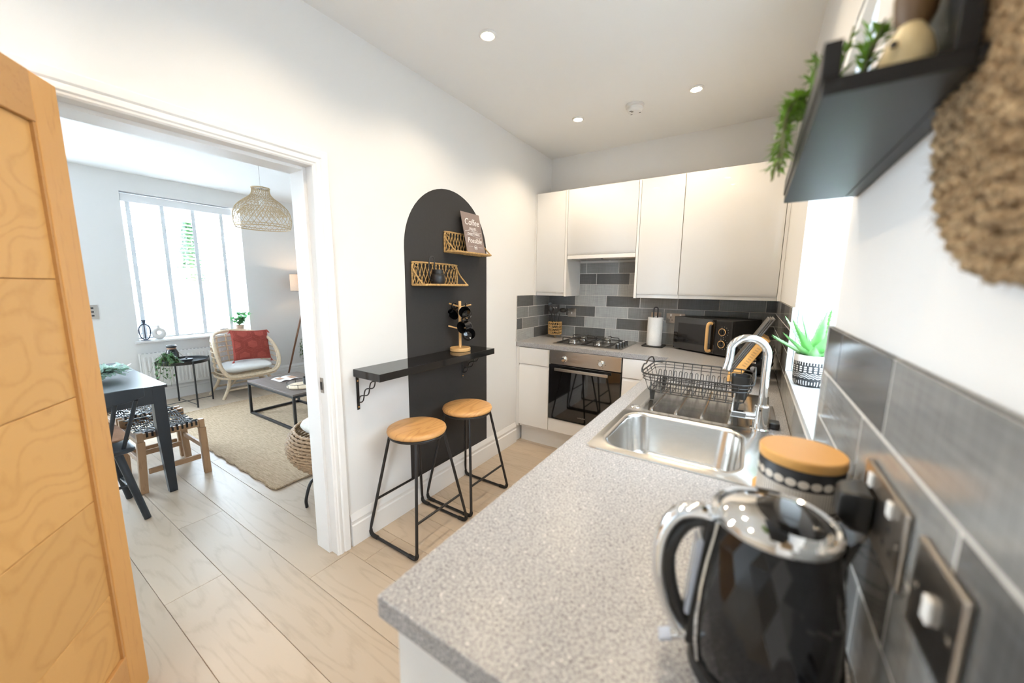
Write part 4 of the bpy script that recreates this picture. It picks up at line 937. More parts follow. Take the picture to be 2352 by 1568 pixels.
# dish rack
rk = thing('dish_rack', 'black wire dish drying rack on the sink drainer', 'dish rack', (1.53, -1.55, top))
rx0, rx1, ry0, ry1, rz1, rz0 = 1.318, 1.722, -1.715, -1.385, 1.028, .950
bm_ = M['blackmetal']
def rl3(e, z): return rrect(rx0+e, rx1-e, ry0+e, ry1-e, .05, z, 5)
build('rim', MB().tube(rl3(0, rz1), .0034, 8, True), bm_, rk)
build('rail', MB().tube(rl3(.003, rz1-.014), .0018, 6, True), bm_, rk); build('rail', MB().tube(rl3(.005, rz1-.027), .0018, 6, True), bm_, rk)
build('base_rail', MB().tube(rl3(.026, rz0), .0022, 6, True), bm_, rk)
for s_ in (0, 1):
    x = rx0 if s_ == 0 else rx1; d = -1 if s_ == 0 else 1
    build('handle', MB().tube(cr([(x, -1.67, rz1), (x+d*.002, -1.66, rz1+.012), (x+d*.004, -1.62, rz1+.022), (x+d*.004, -1.585, rz1+.018), (x+d*.004, -1.55, rz1+.032), (x+d*.004, -1.50, rz1+.034), (x+d*.003, -1.455, rz1+.026), (x, -1.43, rz1)], 5), .0034, 8), bm_, rk)
n = 9
for k in range(n):
    x = rx0+.045+(rx1-rx0-.09)*k/(n-1)
    build('cross_wire', MB().tube([(x, ry0, rz1), (x, ry0+.024, rz0), (x, ry1-.024, rz0), (x, ry1, rz1)], .0019, 6), bm_, rk)
for k in range(4):
    y = ry0+.06+(ry1-ry0-.12)*k/3
    build('side_wire', MB().tube([(rx0, y, rz1), (rx0+.026, y, rz0), (rx1-.026, y, rz0), (rx1, y, rz1)], .0019, 6), bm_, rk)
for k in range(13):
    x = rx0+.04+.022*k
    for y in (-1.64, -1.50):
        build('plate_prong', MB().tube([(x-.006, y, rz0), (x-.005, y+.010, rz0+.045)]+[(x-.005*cos(pi*q/4), y+.012, rz0+.052+.005*sin(pi*q/4)) for q in range(5)]+[(x+.005, y+.010, rz0+.045), (x+.006, y, rz0)], .0016, 5), bm_, rk)
for x in (rx0+.05, rx1-.05):
    for y in (ry0+.035, ry1-.035): build('foot', MB().hexa([(x-.007, y-.006, top+.0005), (x+.007, y-.006, top+.0005), (x+.007, y+.006, top+.0005), (x-.007, y+.006, top+.0005)], [(x-.011, y-.008, rz0+.006), (x+.011, y-.008, rz0+.006), (x+.011, y+.008, rz0+.006), (x-.011, y+.008, rz0+.006)]), M['rubber'], rk, bevel=.002)
cp = thing('cutlery_cup', 'tall black plastic cutlery cup in the right end of the dish rack', 'cutlery cup', (1.692, -1.60, rz0))
cxx, cyy = 1.679, -1.60
L = [rrect(cxx-a, cxx+a, cyy-b, cyy+b, .012, z, 4) for a, b, z in ((.024, .026, rz0+.003), (.025, .028, rz0+.006), (.033, .036, 1.044), (.031, .034, 1.044), (.023, .025, rz0+.010))]
build('body', MB().loft(L), M['plasticb'], cp, sm=40)
sq = thing('dish_brush', 'steel dish brush lying behind the tap', 'brush', (1.79, -1.66, ZT))
build('handle', MB().beam((1.785, -1.55, ZT+.012), (1.790, -1.75, ZT+.010), .020, .012), M['nickel'], sq, bevel=.004)
build('head', MB().beam((1.790, -1.752, ZT+.013), (1.790, -1.80, ZT+.013), .030, .020), M['plasticb'], sq, bevel=.004)
# ================================================================== NEAR WORKTOP, SILL AND RIGHT WALL
# aloe on the window sill
az = KZ0+.0095; axc, ayc = 1.893, -1.60
al = thing('potted_aloe', 'green aloe in a black and white patterned pot on the tiled sill', 'plant', (axc, ayc, az))
h_ = .112; r_ = .056
M['pot'] = pattern('tribal_pot_print', [(.004, .024, 'bars'), (.031, .050, 'zig'), (.054, .058, 'dash'), (.062, .066, 'dash'), (.069, .073, 'dash'), (.076, .090, 'bars')], 14, h_, (.012, .012, .014), (.80, .79, .77), r_)
build('pot', MB().lathe([(.040, 0), (.049, .003), (.0535, .012), (.0555, .03), (r_, .088)], 40, (axc, ayc, az), True), M['pot'], al)
build('pot_rim', MB().lathe([(r_+.0003, .0885), (r_+.0003, h_-.002), (r_-.001, h_), (r_-.005, h_), (r_-.006, .10)], 40, (axc, ayc, az), False), M['white'], al)
build('soil', MB().lathe([(.05, .098), (.045, .102), (.001, .104)], 24, (axc, ayc, az)), M['soil'], al)
def aloe_leaf(az_, el, ln, wd, curl, z):
    d = Vector((cos(az_), sin(az_), 0)); sd = Vector((-sin(az_), cos(az_), 0)); mb = MB(); L = []; p = Vector((axc, ayc, az+z)); n = 12
    for k in range(n+1):
        q = k/n; e = el+curl*q; t = d*cos(e)+Vector((0, 0, sin(e))); nn = -d*sin(e)+Vector((0, 0, cos(e)))
        w = wd*(1-q**1.8)*(.75+.25*sin(pi*min(1, q*2)))+.0008; th = w*.42
        L.append([p+sd*w, p+sd*w*.55-nn*th*.75, p-nn*th, p-sd*w*.55-nn*th*.75, p-sd*w, p-sd*w*.5+nn*th*.05, p-nn*th*.10, p+sd*w*.5+nn*th*.05]); p = p+t*ln/n
    mb.loft(L)
    for k in range(1, n):
        for s_ in (0, 4):
            b = L[k][s_]; o = (L[k][s_]-L[k][6]).normalized(); tt = (L[k+1][s_]-L[k-1][s_]).normalized()
            mb.add([b-tt*.0025, b+tt*.0025, b+o*.0045+tt*.001, b+Vector((0, 0, .0015))], [(0, 1, 2), (1, 3, 2), (3, 0, 2)])
    lf = build('leaf', mb, M['aloe'], al, sm=50)
for i in range(9): aloe_leaf(i*2*pi/9+.4, .32+.10*(i % 3), .150+.02*(i % 2), .023, .14, .100)
for i in range(5): aloe_leaf(i*2*pi/5+.1, .85, .175, .024, .12, .104)
for i in range(3): aloe_leaf(i*2*pi/3+.8, 1.22, .18, .021, .08, .106)
# canister
cx_, cy_ = 1.7745, -2.592
cn = thing('storage_canister', 'black and cream patterned canister with bamboo lid', 'canister', (cx_, cy_, ZT+.0005))
cR, cH = .0535, .215
bd = [(.006, .030, 'stripes'), (.034, .037, 'line'), (.041, .046, 'dash'), (.050, .053, 'line'), (.057, .072, 'stripes'), (.076, .104, 'stripes'), (.107, .120, 'dots'), (.123, .1345, 'stripes'), (.1375, .1405, 'line'), (.143, .148, 'dash'), (.1505, .1535, 'line'), (.157, .187, 'stripes'), (.190, .203, 'dots')]
M['canprint'] = pattern('line_print', bd, 22, cH, (.012, .012, .013), (.56, .50, .43), cR)
build('body', MB().lathe([(cR-.004, 0), (cR, .004), (cR, cH-.003), (cR-.002, cH), (cR-.008, cH)], 48, (cx_, cy_, ZT+.0005)), M['canprint'], cn)
build('lid', MB().lathe([(cR-.006, cH), (cR+.0002, cH+.001), (cR+.001, cH+.003), (cR+.001, cH+.014), (cR-.0005, cH+.016), (.001, cH+.0162)], 56, (cx_, cy_, ZT+.0005)), M['bambooh'], cn)
jr = thing('small_jar', 'small jar with bamboo lid half hidden behind the patterned canister', 'jar', (1.752, -2.425, ZT+.0005))
build('body', MB().lathe([(.026, 0), (.028, .003), (.028, .055), (.026, .06)], 28, (1.752, -2.425, ZT+.0005)), M['canprint'], jr)
build('lid', MB().lathe([(.0285, .0602), (.030, .064), (.030, .088), (.027, .092), (.001, .093)], 28, (1.752, -2.425, ZT+.0005)), M['bambooh'], jr)
# kettle (local: handle along -x)
kx, ky = 1.733, -2.790
kt = thing('kettle', 'black faceted electric kettle with chrome handle nearest the camera', 'kettle', (kx, ky, ZT+.0005), radians(14))
build('power_base', MB().lathe([(.074, 0), (.076, .004), (.074, .017), (.066, .020), (.001, .020)], 48), M['plasticb'], kt, True)
n = 22; Lz = [(.0205, .069), (.05, .0735), (.085, .0745), (.12, .073), (.155, .069), (.185, .0635), (.205, .0605)]
vs = []; fs = []
for i, (z, r) in enumerate(Lz):
    for k in range(n):
        a = 2*pi*(k+.5*(i % 2))/n; vs.append(Vector((r*cos(a), r*sin(a), z)))
for i in range(len(Lz)-1):
    for k in range(n):
        a, b = i*n+k, i*n+(k+1) % n; c, d = (i+1)*n+k, (i+1)*n+(k+1) % n
        if i % 2 == 0: fs += [(a, b, c), (b, d, c)]
        else: fs += [(a, b, d), (a, d, c)]
fs += [tuple(range(n))[::-1], tuple((len(Lz)-1)*n+k for k in range(n))]
build('body', MB().add(vs, fs), M['blackgloss'], kt, True, sm=0)
build('rim', MB().lathe([(.0615, .2055), (.063, .209), (.0625, .215), (.0585, .218), (.055, .216), (.0545, .210)], 56, cap=False), M['chrome'], kt, True)
build('lid', MB().lathe([(.0538, .209), (.0535, .214), (.045, .2185), (.02, .2205), (.001, .221)], 48), M['chrome'], kt, True)
lo = MB(); Lq = []
for q in range(6):
    s = 1-q/5*.98; Lq.append([Vector((.0145+.0355*s*cos(t), .041*s*sin(t), .2150+.0030*sqrt(max(0, 1-s*s))+.0045)) for t in [2*pi*k/40 for k in range(40)]])
build('lid_window', lo.loft(Lq, False, True), M['blackgloss'], kt, True, sm=60)
sp_ = MB().loft([[Vector((.058, -.018, .16)), Vector((.058, .018, .16)), Vector((.070, 0, .155))], [Vector((.060, -.026, .21)), Vector((.060, .026, .21)), Vector((.088, 0, .214))]])
build('spout', sp_, M['blackgloss'], kt, True, sm=30)
hp = cr([(-.055, 0, .198), (-.075, 0, .205), (-.100, 0, .197), (-.116, 0, .165), (-.118, 0, .12), (-.108, 0, .075), (-.090, 0, .045), (-.068, 0, .035)], 6)
def hsec(path, w, t, off):
    L = []
    for i, p in enumerate(path):
        a = path[max(0, i-1)]; b = path[min(len(path)-1, i+1)]; tg = (b-a).normalized(); nn = Vector((tg.z, 0, -tg.x))
        if nn.x > 0: pass
        c = p-nn*off
        L.append([c+Vector((0, w*cos(q), 0))+nn*t*sin(q) for q in [2*pi*k/12 for k in range(12)]])
    return L
build('handle', MB().loft(hsec(hp, .0125, .0085, 0)), M['chrome'], kt, True, sm=60)
hp2 = [Vector((p.x+ .012*(1 if p.x > -.5 else 1), 0, p.z+(-.010 if p.z > .15 else .004))) for p in hp]
build('handle_grip', MB().loft(hsec(hp2, .0105, .008, 0)), M['plasticb'], kt, True, sm=60)
build('handle_mount', MB().hexa([(-.083, -.015, .03), (-.083, .015, .03), (-.064, .015, .03), (-.064, -.015, .03)], [(-.071, -.013, .205), (-.071, .013, .205), (-.055, .013, .205), (-.055, -.013, .205)]), M['plasticb'], kt, True, bevel=.004)
build('handle_trim', MB().tube([(-(r+.002)*cos(.30), -(r+.002)*sin(.30), z) for z, r in Lz], .0028, 8), M['chrome'], kt, True)
build('water_window', MB().hexa([(-.0865, -.013, .07), (-.0865, .011, .07), (-.080, .011, .07), (-.080, -.0145, .07)], [(-.0785, -.012, .175), (-.0785, .010, .175), (-.070, .010, .175), (-.070, -.0135, .175)]), M['smoke'], kt, True, bevel=.003)
sw_ = build('switch_stem', MB().beam((-.075, 0, .030), (-.100, 0, .024), .010, .006), M['chrome'], kt, True, bevel=.001)
build('switch_paddle', MB().beam((-.096, 0, .026), (-.112, 0, .020), .020, .005), M['smoke'], kt, True, bevel=.002)
# plug and kettle flex
pg = thing('mains_plug', 'black plug and flex in the tile socket behind the kettle', 'plug', (W-.03, -2.712, 1.10))
build('plug_body', MB().loft([[Vector((x, -2.712+a*sy, 1.128+b*sz)) for sy, sz in ((-1, -1), (1, -1), (1, 1), (-1, 1))] for x, a, b in ((W-.0155, .021, .022), (W-.026, .022, .023), (W-.040, .018, .020), (W-.046, .013, .015))]), M['plasticb'], pg, bevel=.003)
fx = cr([(W-.034, -2.712, 1.108), (W-.034, -2.713, 1.085), (W-.030, -2.718, 1.05), (W-.026, -2.73, .99), (W-.025, -2.75, .94), (W-.026, -2.79, .918), (W-.024, -2.85, .922), (W-.022, -2.89, .96), (W-.020, -2.885, .985), (W-.022, -2.86, .96), (W-.026, -2.84, .925), (W-.033, -2.82, .9155)], 6)
build('flex', MB().tube(fx, .0032, 8), M['plasticb'], pg)
# ledge shelf on the right wall
lg = thing('ledge_shelf', 'black picture ledge high on the right wall', 'shelf', (1.775, -2.558, 1.56))
sx_ = W-.0205; ly0, ly1 = -2.816, -2.298
build('bottom_board', MB().box(1.727, sx_, ly0, ly1, 1.56, 1.575), M['shelfblack'], lg, bevel=.001)
build('front_lip', MB().box(1.725, 1.739, ly0, ly1, 1.5755, 1.606), M['shelfblack'], lg, bevel=.001)
build('back_board', MB().box(sx_+.0005, W-.0005, ly0+.0, ly1, 1.56, 1.575).box(sx_-.014, sx_, ly0, ly1, 1.5755, 1.70), M['shelfblack'], lg, bevel=.001)
# leaning frame on the ledge
fr = thing('picture_frame', 'pale narrow picture frame leaning on the black ledge', 'picture frame', (1.765, -2.47, 1.576))
fa = Vector((1.752, 0, 1.5765)); fb = Vector((1.800, 0, 1.86))
def fq(y, a, w): 
    d = (fb-fa).normalized(); nn = Vector((-d.z, 0, d.x)); return nn
d_ = (fb-fa).normalized(); n_ = Vector((d_.z, 0, -d_.x))
def fbar(y0, y1, s0, s1, t0, t1, nm, mt_):
    a = fa+d_*s0; b = fa+d_*s1
    build(nm, MB().hexa([a+n_*t0+Vector((0, y0, 0)), a+n_*t0+Vector((0, y1, 0)), a+n_*t1+Vector((0, y1, 0)), a+n_*t1+Vector((0, y0, 0))], [b+n_*t0+Vector((0, y0, 0)), b+n_*t0+Vector((0, y1, 0)), b+n_*t1+Vector((0, y1, 0)), b+n_*t1+Vector((0, y0, 0))]), mt_, fr, bevel=.001)
fbar(-2.55, -2.535, 0, .285, 0, .012, 'frame_bar', M['white']); fbar(-2.365, -2.35, 0, .285, 0, .012, 'frame_bar', M['white'])
fbar(-2.5345, -2.3655, 0, .015, 0, .012, 'frame_bar', M['white']); fbar(-2.5345, -2.3655, .27, .285, 0, .012, 'frame_bar', M['white'])
fbar(-2.5345, -2.3655, .0155, .2695, .004, .008, 'print', M['paper'])
# foliage helper
def sprigs(name, mt_, parent, pts, leaf_l, leaf_w, n_, droop=.3, local=False):
    """leaves set along several stems; pts = list of stem polylines"""
    mb = MB()
    for st_ in pts:
        P_ = cr(st_, 6); m_ = len(P_)
        for k in range(n_):
            i = random.uniform(.08, 1)*(m_-1); a = P_[int(i)]; b = P_[min(m_-1, int(i)+1)]; tg = (b-a); tg = tg.normalized() if tg.length > 1e-6 else Vector((0, 0, 1))
            rv = Vector((random.uniform(-1, 1), random.uniform(-1, 1), random.uniform(-.4, .9))); d = (rv+tg*.5).normalized()
            sd = d.cross(Vector((0, 0, 1))); sd = sd.normalized() if sd.length > 1e-3 else Vector((1, 0, 0)); l = leaf_l*random.uniform(.7, 1.15); w = leaf_w*random.uniform(.8, 1.1); nn = sd.cross(d)
            p0 = a; p1 = a+d*l*.45+nn*l*.06; p2 = a+d*l-Vector((0, 0, droop*l*.4))
            mb.add([p0, p1+sd*w, p2, p1-sd*w, p1-nn*l*.05], [(0, 1, 4), (1, 2, 4), (2, 3, 4), (3, 0, 4)])
    return build(name, mb, mt_, parent, local, sm=60)
def stems(parent, pts, r=.0012, local=False):
    mb = MB()
    for s_ in pts: mb.tube(cr(s_, 5), r, 5)
    build('stems', mb, M['stem'], parent, local)
tp_ = thing('trailing_plant', 'green leafy plant spilling over the front of the black ledge', 'plant', (1.755, -2.44, 1.576))
build('pot', MB().lathe([(.012, 0), (.0145, .035), (.013, .035), (.010, .01)], 20, (1.7465+.001, -2.585, 1.5757)), M['white'], tp_)
c_ = Vector((1.7475, -2.585, 1.605))
st_ = []
for i in range(10):
    a = random.uniform(0, 2*pi); st_.append([c_, c_+Vector((.010*cos(a), .015*sin(a), .03)), c_+Vector((.022*cos(a)+.004, .050*sin(a), .060+random.uniform(0, .06)))])
for i in range(5):
    st_.append([c_+Vector((.02, -.03, -.02)), c_+Vector((.028, -.05, .02)), c_+Vector((.030+.012*random.random(), -.06-.05*random.random(), .055+.03*random.random()))])
for i in range(11):
    q = random.uniform(-.03, .09); st_.append([c_, c_+Vector((-.022, q*.5, .038)), c_+Vector((-.037, q, .028)), c_+Vector((-.039-.010*random.random(), q*1.2, -.005-.055*random.random()))])
stems(tp_, st_); sprigs('foliage', M['leafl'], tp_, st_, .022, .0036, 26, .1)
orn = thing('bird_ornament', 'cream and brown rounded ornament at the near end of the black ledge', 'ornament', (1.785, -2.752, 1.5757))
build('body', MB().lathe([(.010, 0), (.017, .005), (.019, .016), (.015, .030), (.008, .042), (.001, .046)], 24, (1.788, -2.780, 1.5757)), M['creamc'], orn)
build('back', MB().lathe([(.008, .038), (.014, .050), (.016, .07), (.011, .09), (.001, .10)], 20, (1.791, -2.775, 1.5757)), M['brown'], orn)
build('eye', MB().ball((1.775, -2.7975, 1.598), .003), M['plasticb'], orn)
# braided disc on the wall
bz = thing('woven_wall_disc', 'round braided seagrass disc hung on the right wall under the ledge', 'wall hanging', (W-.01, -2.90, 1.384))
cyb, czb, RR = -2.905, 1.575, .188
build('backing', MB().lathe([(RR-.008, 0), (RR-.008, .006)], 48, (W-.0062, cyb, czb), True, Matrix.Rotation(pi/2, 4, 'Y')), M['jutewall'], bz)
for i in range(11):
    r0 = RR*(1-(i+.5)/11.3)
    nn_ = max(16, int(r0*520)); pts = []
    tb = MB()
    for s_ in (0, 1):
        ph = s_*pi
        pts = [Vector((W-.0105+.0035*sin(k*2*pi*int(r0*150+3)/nn_+ph), cyb+(r0+.0045*cos(k*2*pi*int(r0*150+3)/nn_+ph))*cos(2*pi*k/nn_), czb+(r0+.0045*cos(k*2*pi*int(r0*150+3)/nn_+ph))*sin(2*pi*k/nn_))) for k in range(nn_)]
        tb.tube(pts, .0062, 6, True)
    build('braid_ring', tb, M['jutewall'], bz)
fz = MB()
for i in range(2600):
    a = random.uniform(0, 2*pi); r0 = RR*sqrt(random.random())*1.0
    p = Vector((W-.018+random.uniform(-.001, .004), cyb+r0*cos(a), czb+r0*sin(a))); d = Vector((random.uniform(-.6, .1), random.uniform(-1, 1), random.uniform(-1, 1))).normalized()*random.uniform(.006, .016); w = d.orthogonal().normalized()*.0005
    fz.add([p-w, p+w, p+d], [(0, 1, 2)])
fb_ = build('straw_fibres', fz, M['jutewall'], bz, sm=0); fb_['kind'] = 'stuff'
build('hook', MB().tube([(W-.001, cyb, czb+RR-.004), (W-.022, cyb, czb+RR-.004), (W-.024, cyb, czb+RR+.006)], .002, 6), M['nickel'], bz)
# ================================================================== LIVING ROOM
# blind
vb = thing('venetian_blind', 'white wide-slat venetian blind in the living room window', 'blind', (XL-.10, (LW0+LW1)/2, .73))
bxc = XL-.085; by0_, by1_ = LW0+.012, LW1-.085
build('valance', MB().box(bxc-.045, bxc+.045, by0_, by1_, 2.262, 2.345), M['blind'], vb, bevel=.003)
zz = [.775+.0435*k for k in range(34)]
slm = None
for z in zz:
    o = build('slat', MB().prism([(bxc-.024, by0_, z-.0035), (bxc, by0_, z+.001), (bxc+.024, by0_, z+.0035), (bxc+.024, by0_, z+.0065), (bxc, by0_, z+.004), (bxc-.024, by0_, z-.0005)], (0, by1_-by0_, 0)), M['blind'], vb, sm=0) if slm is None else None
    if slm is None: slm = o; z_first = z
    else:
        c = slm.copy(); COL.objects.link(c); c.parent = vb; c.location = (0, 0, z-z_first); BASE[c.name] = BASE[vb.name]
build('bottom_rail', MB().box(bxc-.026, bxc+.026, by0_, by1_, .742, .760), M['blind'], vb, bevel=.003)
for y in (-2.02, -1.735, -1.45, -1.16):
    for x in (bxc+.0268,): build('ladder_tape', MB().box(x, x+.0006, y-.019, y+.019, .745, 2.262), M['tape'], vb, sm=0)
build('pull_cord', MB().tube([(bxc+.036, -1.10, 2.26), (bxc+.034, -1.095, 1.05)], .0022, 5), M['tape'], vb)
# radiator
rd = thing('radiator', 'white panel radiator under the living room window', 'radiator', (XL+.06, -1.56, .19))
rx = XL+.04; ra, rb_, r0_, r1_ = -2.12, -1.02, .185, .585
build('back_panel', MB().box(rx, rx+.012, ra+.01, rb_-.01, r0_+.01, r1_-.01), M['radw'], rd)
build('front_panel', MB().box(rx+.045, rx+.055, ra+.004, rb_-.004, r0_, r1_-.006), M['radw'], rd, bevel=.004)
nf = 30
for k in range(nf):
    y = ra+.035+(rb_-ra-.07)*k/(nf-1)
    fl = MB().loft([[Vector((rx+.0552, y-.011, z)), Vector((rx+.0552, y+.011, z)), Vector((rx+.0552+d, y+.0065, z)), Vector((rx+.0552+d, y-.0065, z))] for z, d in ((r0_+.03, .0015), (r0_+.05, .0085), (r1_-.06, .0085), (r1_-.04, .0015))])
    build('flute', fl, M['radw'], rd)
tg_ = build('top_grille', MB().box(rx, rx+.056, ra, rb_, r1_-.005, r1_), M['radw'], rd, bevel=.002)
for k in range(nf): build('grille_slot', MB().box(rx+.018, rx+.040, ra+.03+(rb_-ra-.06)*k/(nf-1)-.009, ra+.03+(rb_-ra-.06)*k/(nf-1)+.009, r1_, r1_+.0006), M['potgrey'], tg_, sm=0)
for y in (ra-.001, rb_-.003): build('side_cap', MB().box(rx, rx+.056, y, y+.004, r0_+.01, r1_), M['radw'], rd)
build('valve', MB().tube([(rx+.03, ra+.02, .185), (rx+.03, ra+.02, .10), (rx+.03, ra+.02, .003)], .008, 8), M['chrome'], rd)
build('wall_hanger', MB().box(XL+.001, rx, ra+.2, ra+.23, .25, .5).box(XL+.001, rx, rb_-.23, rb_-.2, .25, .5), M['radw'], rd)
# things on the window board
zs_ = LZ0+.0285
ch = thing('candle_holder', 'blue-black iron candle holder with looped frame on window board', 'candle holder', (XL-.005, -2.032, zs_))
cxs, cys = XL-.005, -2.030
build('foot', MB().lathe([(.042, 0), (.042, .004), (.02, .007)], 28, (cxs, cys, zs_)), M['blueblack'], ch)
build('stem', MB().tube([(cxs, cys, zs_+.006), (cxs, cys, zs_+.19)], .0055, 8), M['blueblack'], ch)
build('loop', MB().tube(cr([(cxs, cys, zs_+.008), (cxs, cys-.032, zs_+.03), (cxs, cys-.047, zs_+.09), (cxs, cys-.044, zs_+.145), (cxs, cys-.022, zs_+.178), (cxs, cys, zs_+.182), (cxs, cys+.022, zs_+.178), (cxs, cys+.044, zs_+.145), (cxs, cys+.047, zs_+.09), (cxs, cys+.032, zs_+.03)], 6, True), .006, 8, True), M['blueblack'], ch)
build('cup', MB().lathe([(.006, .188), (.012, .194), (.014, .215), (.020, .226), (.020, .232), (.014, .232), (.012, .22)], 20, (cxs, cys, zs_)), M['blueblack'], ch)
vs_ = thing('ring_vase', 'white stone ring vase with hole beside the candle holder', 'vase', (XL+.0, -1.912, zs_))
vm = MB(); L = []
for k in range(48):
    a = 2*pi*k/48; rr = .021+.0165*(1-cos(a+pi/2))*.5+.006
    rr = .0235+.007*(-sin(a)); Rm = .041
    c = Vector((0, Rm*cos(a), Rm*1.08*sin(a))); rad = Vector((0, cos(a), sin(a)))
    L.append([c+rad*rr*cos(q)+Vector((rr*1.05*sin(q), 0, 0)) for q in [2*pi*j/16 for j in range(16)]])
vm.loft(L+[L[0]], False, False).mv((XL+.0, -1.912, zs_+.0745))
build('ring', vm, M['ceramic'], vs_, sm=80)
build('neck', MB().lathe([(.020, .128), (.0135, .142), (.0135, .160), (.016, .164), (.012, .164), (.010, .15)], 20, (XL+.0, -1.912, zs_)), M['ceramic'], vs_)
th_ = thing('thermostat', 'white room thermostat with small display on the window board', 'thermostat', (XL+.01, -1.275, zs_))
build('case', MB().box(XL-.005, XL+.018, -1.325, -1.225, zs_, zs_+.075), M['plasticw'], th_, bevel=.006)
build('display', MB().box(XL+.018, XL+.0186, -1.308, -1.258, zs_+.038, zs_+.060), M['smoke'], th_, sm=0)
for y in (-1.245, -1.236): build('button', MB().box(XL+.018, XL+.020, y-.003, y+.003, zs_+.04, zs_+.055), M['white'], th_)
ip = thing('potted_ivy', 'bright green ivy in pale terracotta pot on the window board', 'plant', (XL-.01, -1.09, zs_))
build('pot', MB().lathe([(.034, 0), (.038, .003), (.050, .085), (.053, .09), (.053, .10), (.048, .10), (.045, .08)], 28, (XL-.01, -1.09, zs_)), M['terra'], ip)
c_ = Vector((XL-.01, -1.09, zs_+.095)); st_ = []
for i in range(14):
    a = random.uniform(0, 2*pi); r_ = random.uniform(.03, .13); st_.append([c_, c_+Vector((r_*.5*cos(a)+.02, r_*.5*sin(a), .08)), c_+Vector((r_*cos(a)*.6+.04, r_*sin(a), .07+random.uniform(-.05, .11)))])
stems(ip, st_); sprigs('foliage', mat('ivy_bright', (.16, .45, .17), .45, transl=.3, noise=.4, nscale=30), ip, st_, .055, .024, 12, .5)
# round side table
sx_, sy_ = -3.672, -1.845; sr = .225; sz_ = .50
rt = thing('side_table', 'black round tray side table in front of the radiator', 'side table', (sx_, sy_, 0))
build('tray_top', MB().lathe([(.001, sz_-.006), (sr-.004, sz_-.006), (sr, sz_-.002), (sr+.003, sz_+.028), (sr+.001, sz_+.030), (sr-.003, sz_+.004), (sr-.010, sz_+.001), (.001, sz_)], 64, (sx_, sy_, 0)), M['blackmetal'], rt, sm=50)
an = [radians(q) for q in (4, 92, 184, 272)]
for a in an:
    build('leg', MB().tube([(sx_+(sr+.012)*cos(a), sy_+(sr+.012)*sin(a), .001), (sx_+(sr+.012)*cos(a), sy_+(sr+.012)*sin(a), sz_+.036)], .0085, 10), M['blackmetal'], rt)
for i in (0, 1):
    a = an[i]; b = an[i+2]
    build('brace', MB().tube([(sx_+(sr+.005)*cos(a), sy_+(sr+.005)*sin(a), .035+.008*i), (sx_+(sr+.005)*cos(b), sy_+(sr+.005)*sin(b), .035+.008*i)], .004, 6), M['blackmetal'], rt)
ln = thing('lantern_jar', 'black glass lantern jar with rope collar on the round side table', 'lantern', (-3.70, -1.925, sz_))
lx, lyy = -3.70, -1.925
build('jar', MB().lathe([(.050, .0008), (.056, .004), (.058, .05), (.056, .11), (.044, .145), (.038, .155), (.038, .172), (.034, .172), (.034, .15)], 32, (lx, lyy, sz_)), M['blackgloss'], ln)
build('rope_collar', MB().lathe([(.0388, .156), (.041, .160), (.041, .166), (.0388, .170)], 28, (lx, lyy, sz_), False), M['tan'], ln)
build('lid_ring', MB().lathe([(.036, .1725), (.045, .176), (.046, .192), (.043, .196), (.036, .196), (.035, .18)], 28, (lx, lyy, sz_), False), M['blackmetal'], ln)
build('bail', MB().tube(cr([(lx+.047, lyy, sz_+.185), (lx+.055, lyy+.04, sz_+.12), (lx+.05, lyy+.075, sz_+.07)], 5), .0018, 5), M['blackmetal'], ln)
tn = thing('candle_tin', 'low black round tin with knob on the round side table', 'tin', (-3.61, -1.805, sz_))
build('tin', MB().lathe([(.055, .0008), (.057, .003), (.057, .040), (.054, .043), (.001, .043)], 32, (-3.595, -1.835, sz_)), M['blackmetal'], tn)
build('knob', MB().lathe([(.007, .0432), (.013, .052), (.013, .060), (.008, .063)], 16, (-3.595, -1.835, sz_)), M['blackmetal'], tn)
hp_ = thing('hanging_plant', 'trailing green plant spilling off the round side table', 'plant', (-3.60, -2.00, sz_))
pc = Vector((-3.565, -1.995, sz_)); build('pot', MB().lathe([(.030, .001), (.038, .05), (.035, .05), (.028, .01)], 24, pc), M['potgrey'], hp_)
st_ = []
for i in range(26):
    a = radians(random.uniform(-120, 60)); r_ = random.uniform(.05, .13); dn_ = random.uniform(-.02, .26)*(1 if cos(a+radians(60)) > .2 else .15)
    d = Vector((cos(a), sin(a), 0)); st_.append([pc+Vector((0, 0, .045)), pc+d*r_*.5+Vector((0, 0, .085+random.uniform(-.02, .06))), pc+d*r_*.95+Vector((0, 0, .055)), pc+d*(r_+.045)+Vector((0, 0, .04-dn_))])
stems(hp_, st_); sprigs('foliage', M['leaf'], hp_, st_, .034, .0105, 15, .4)
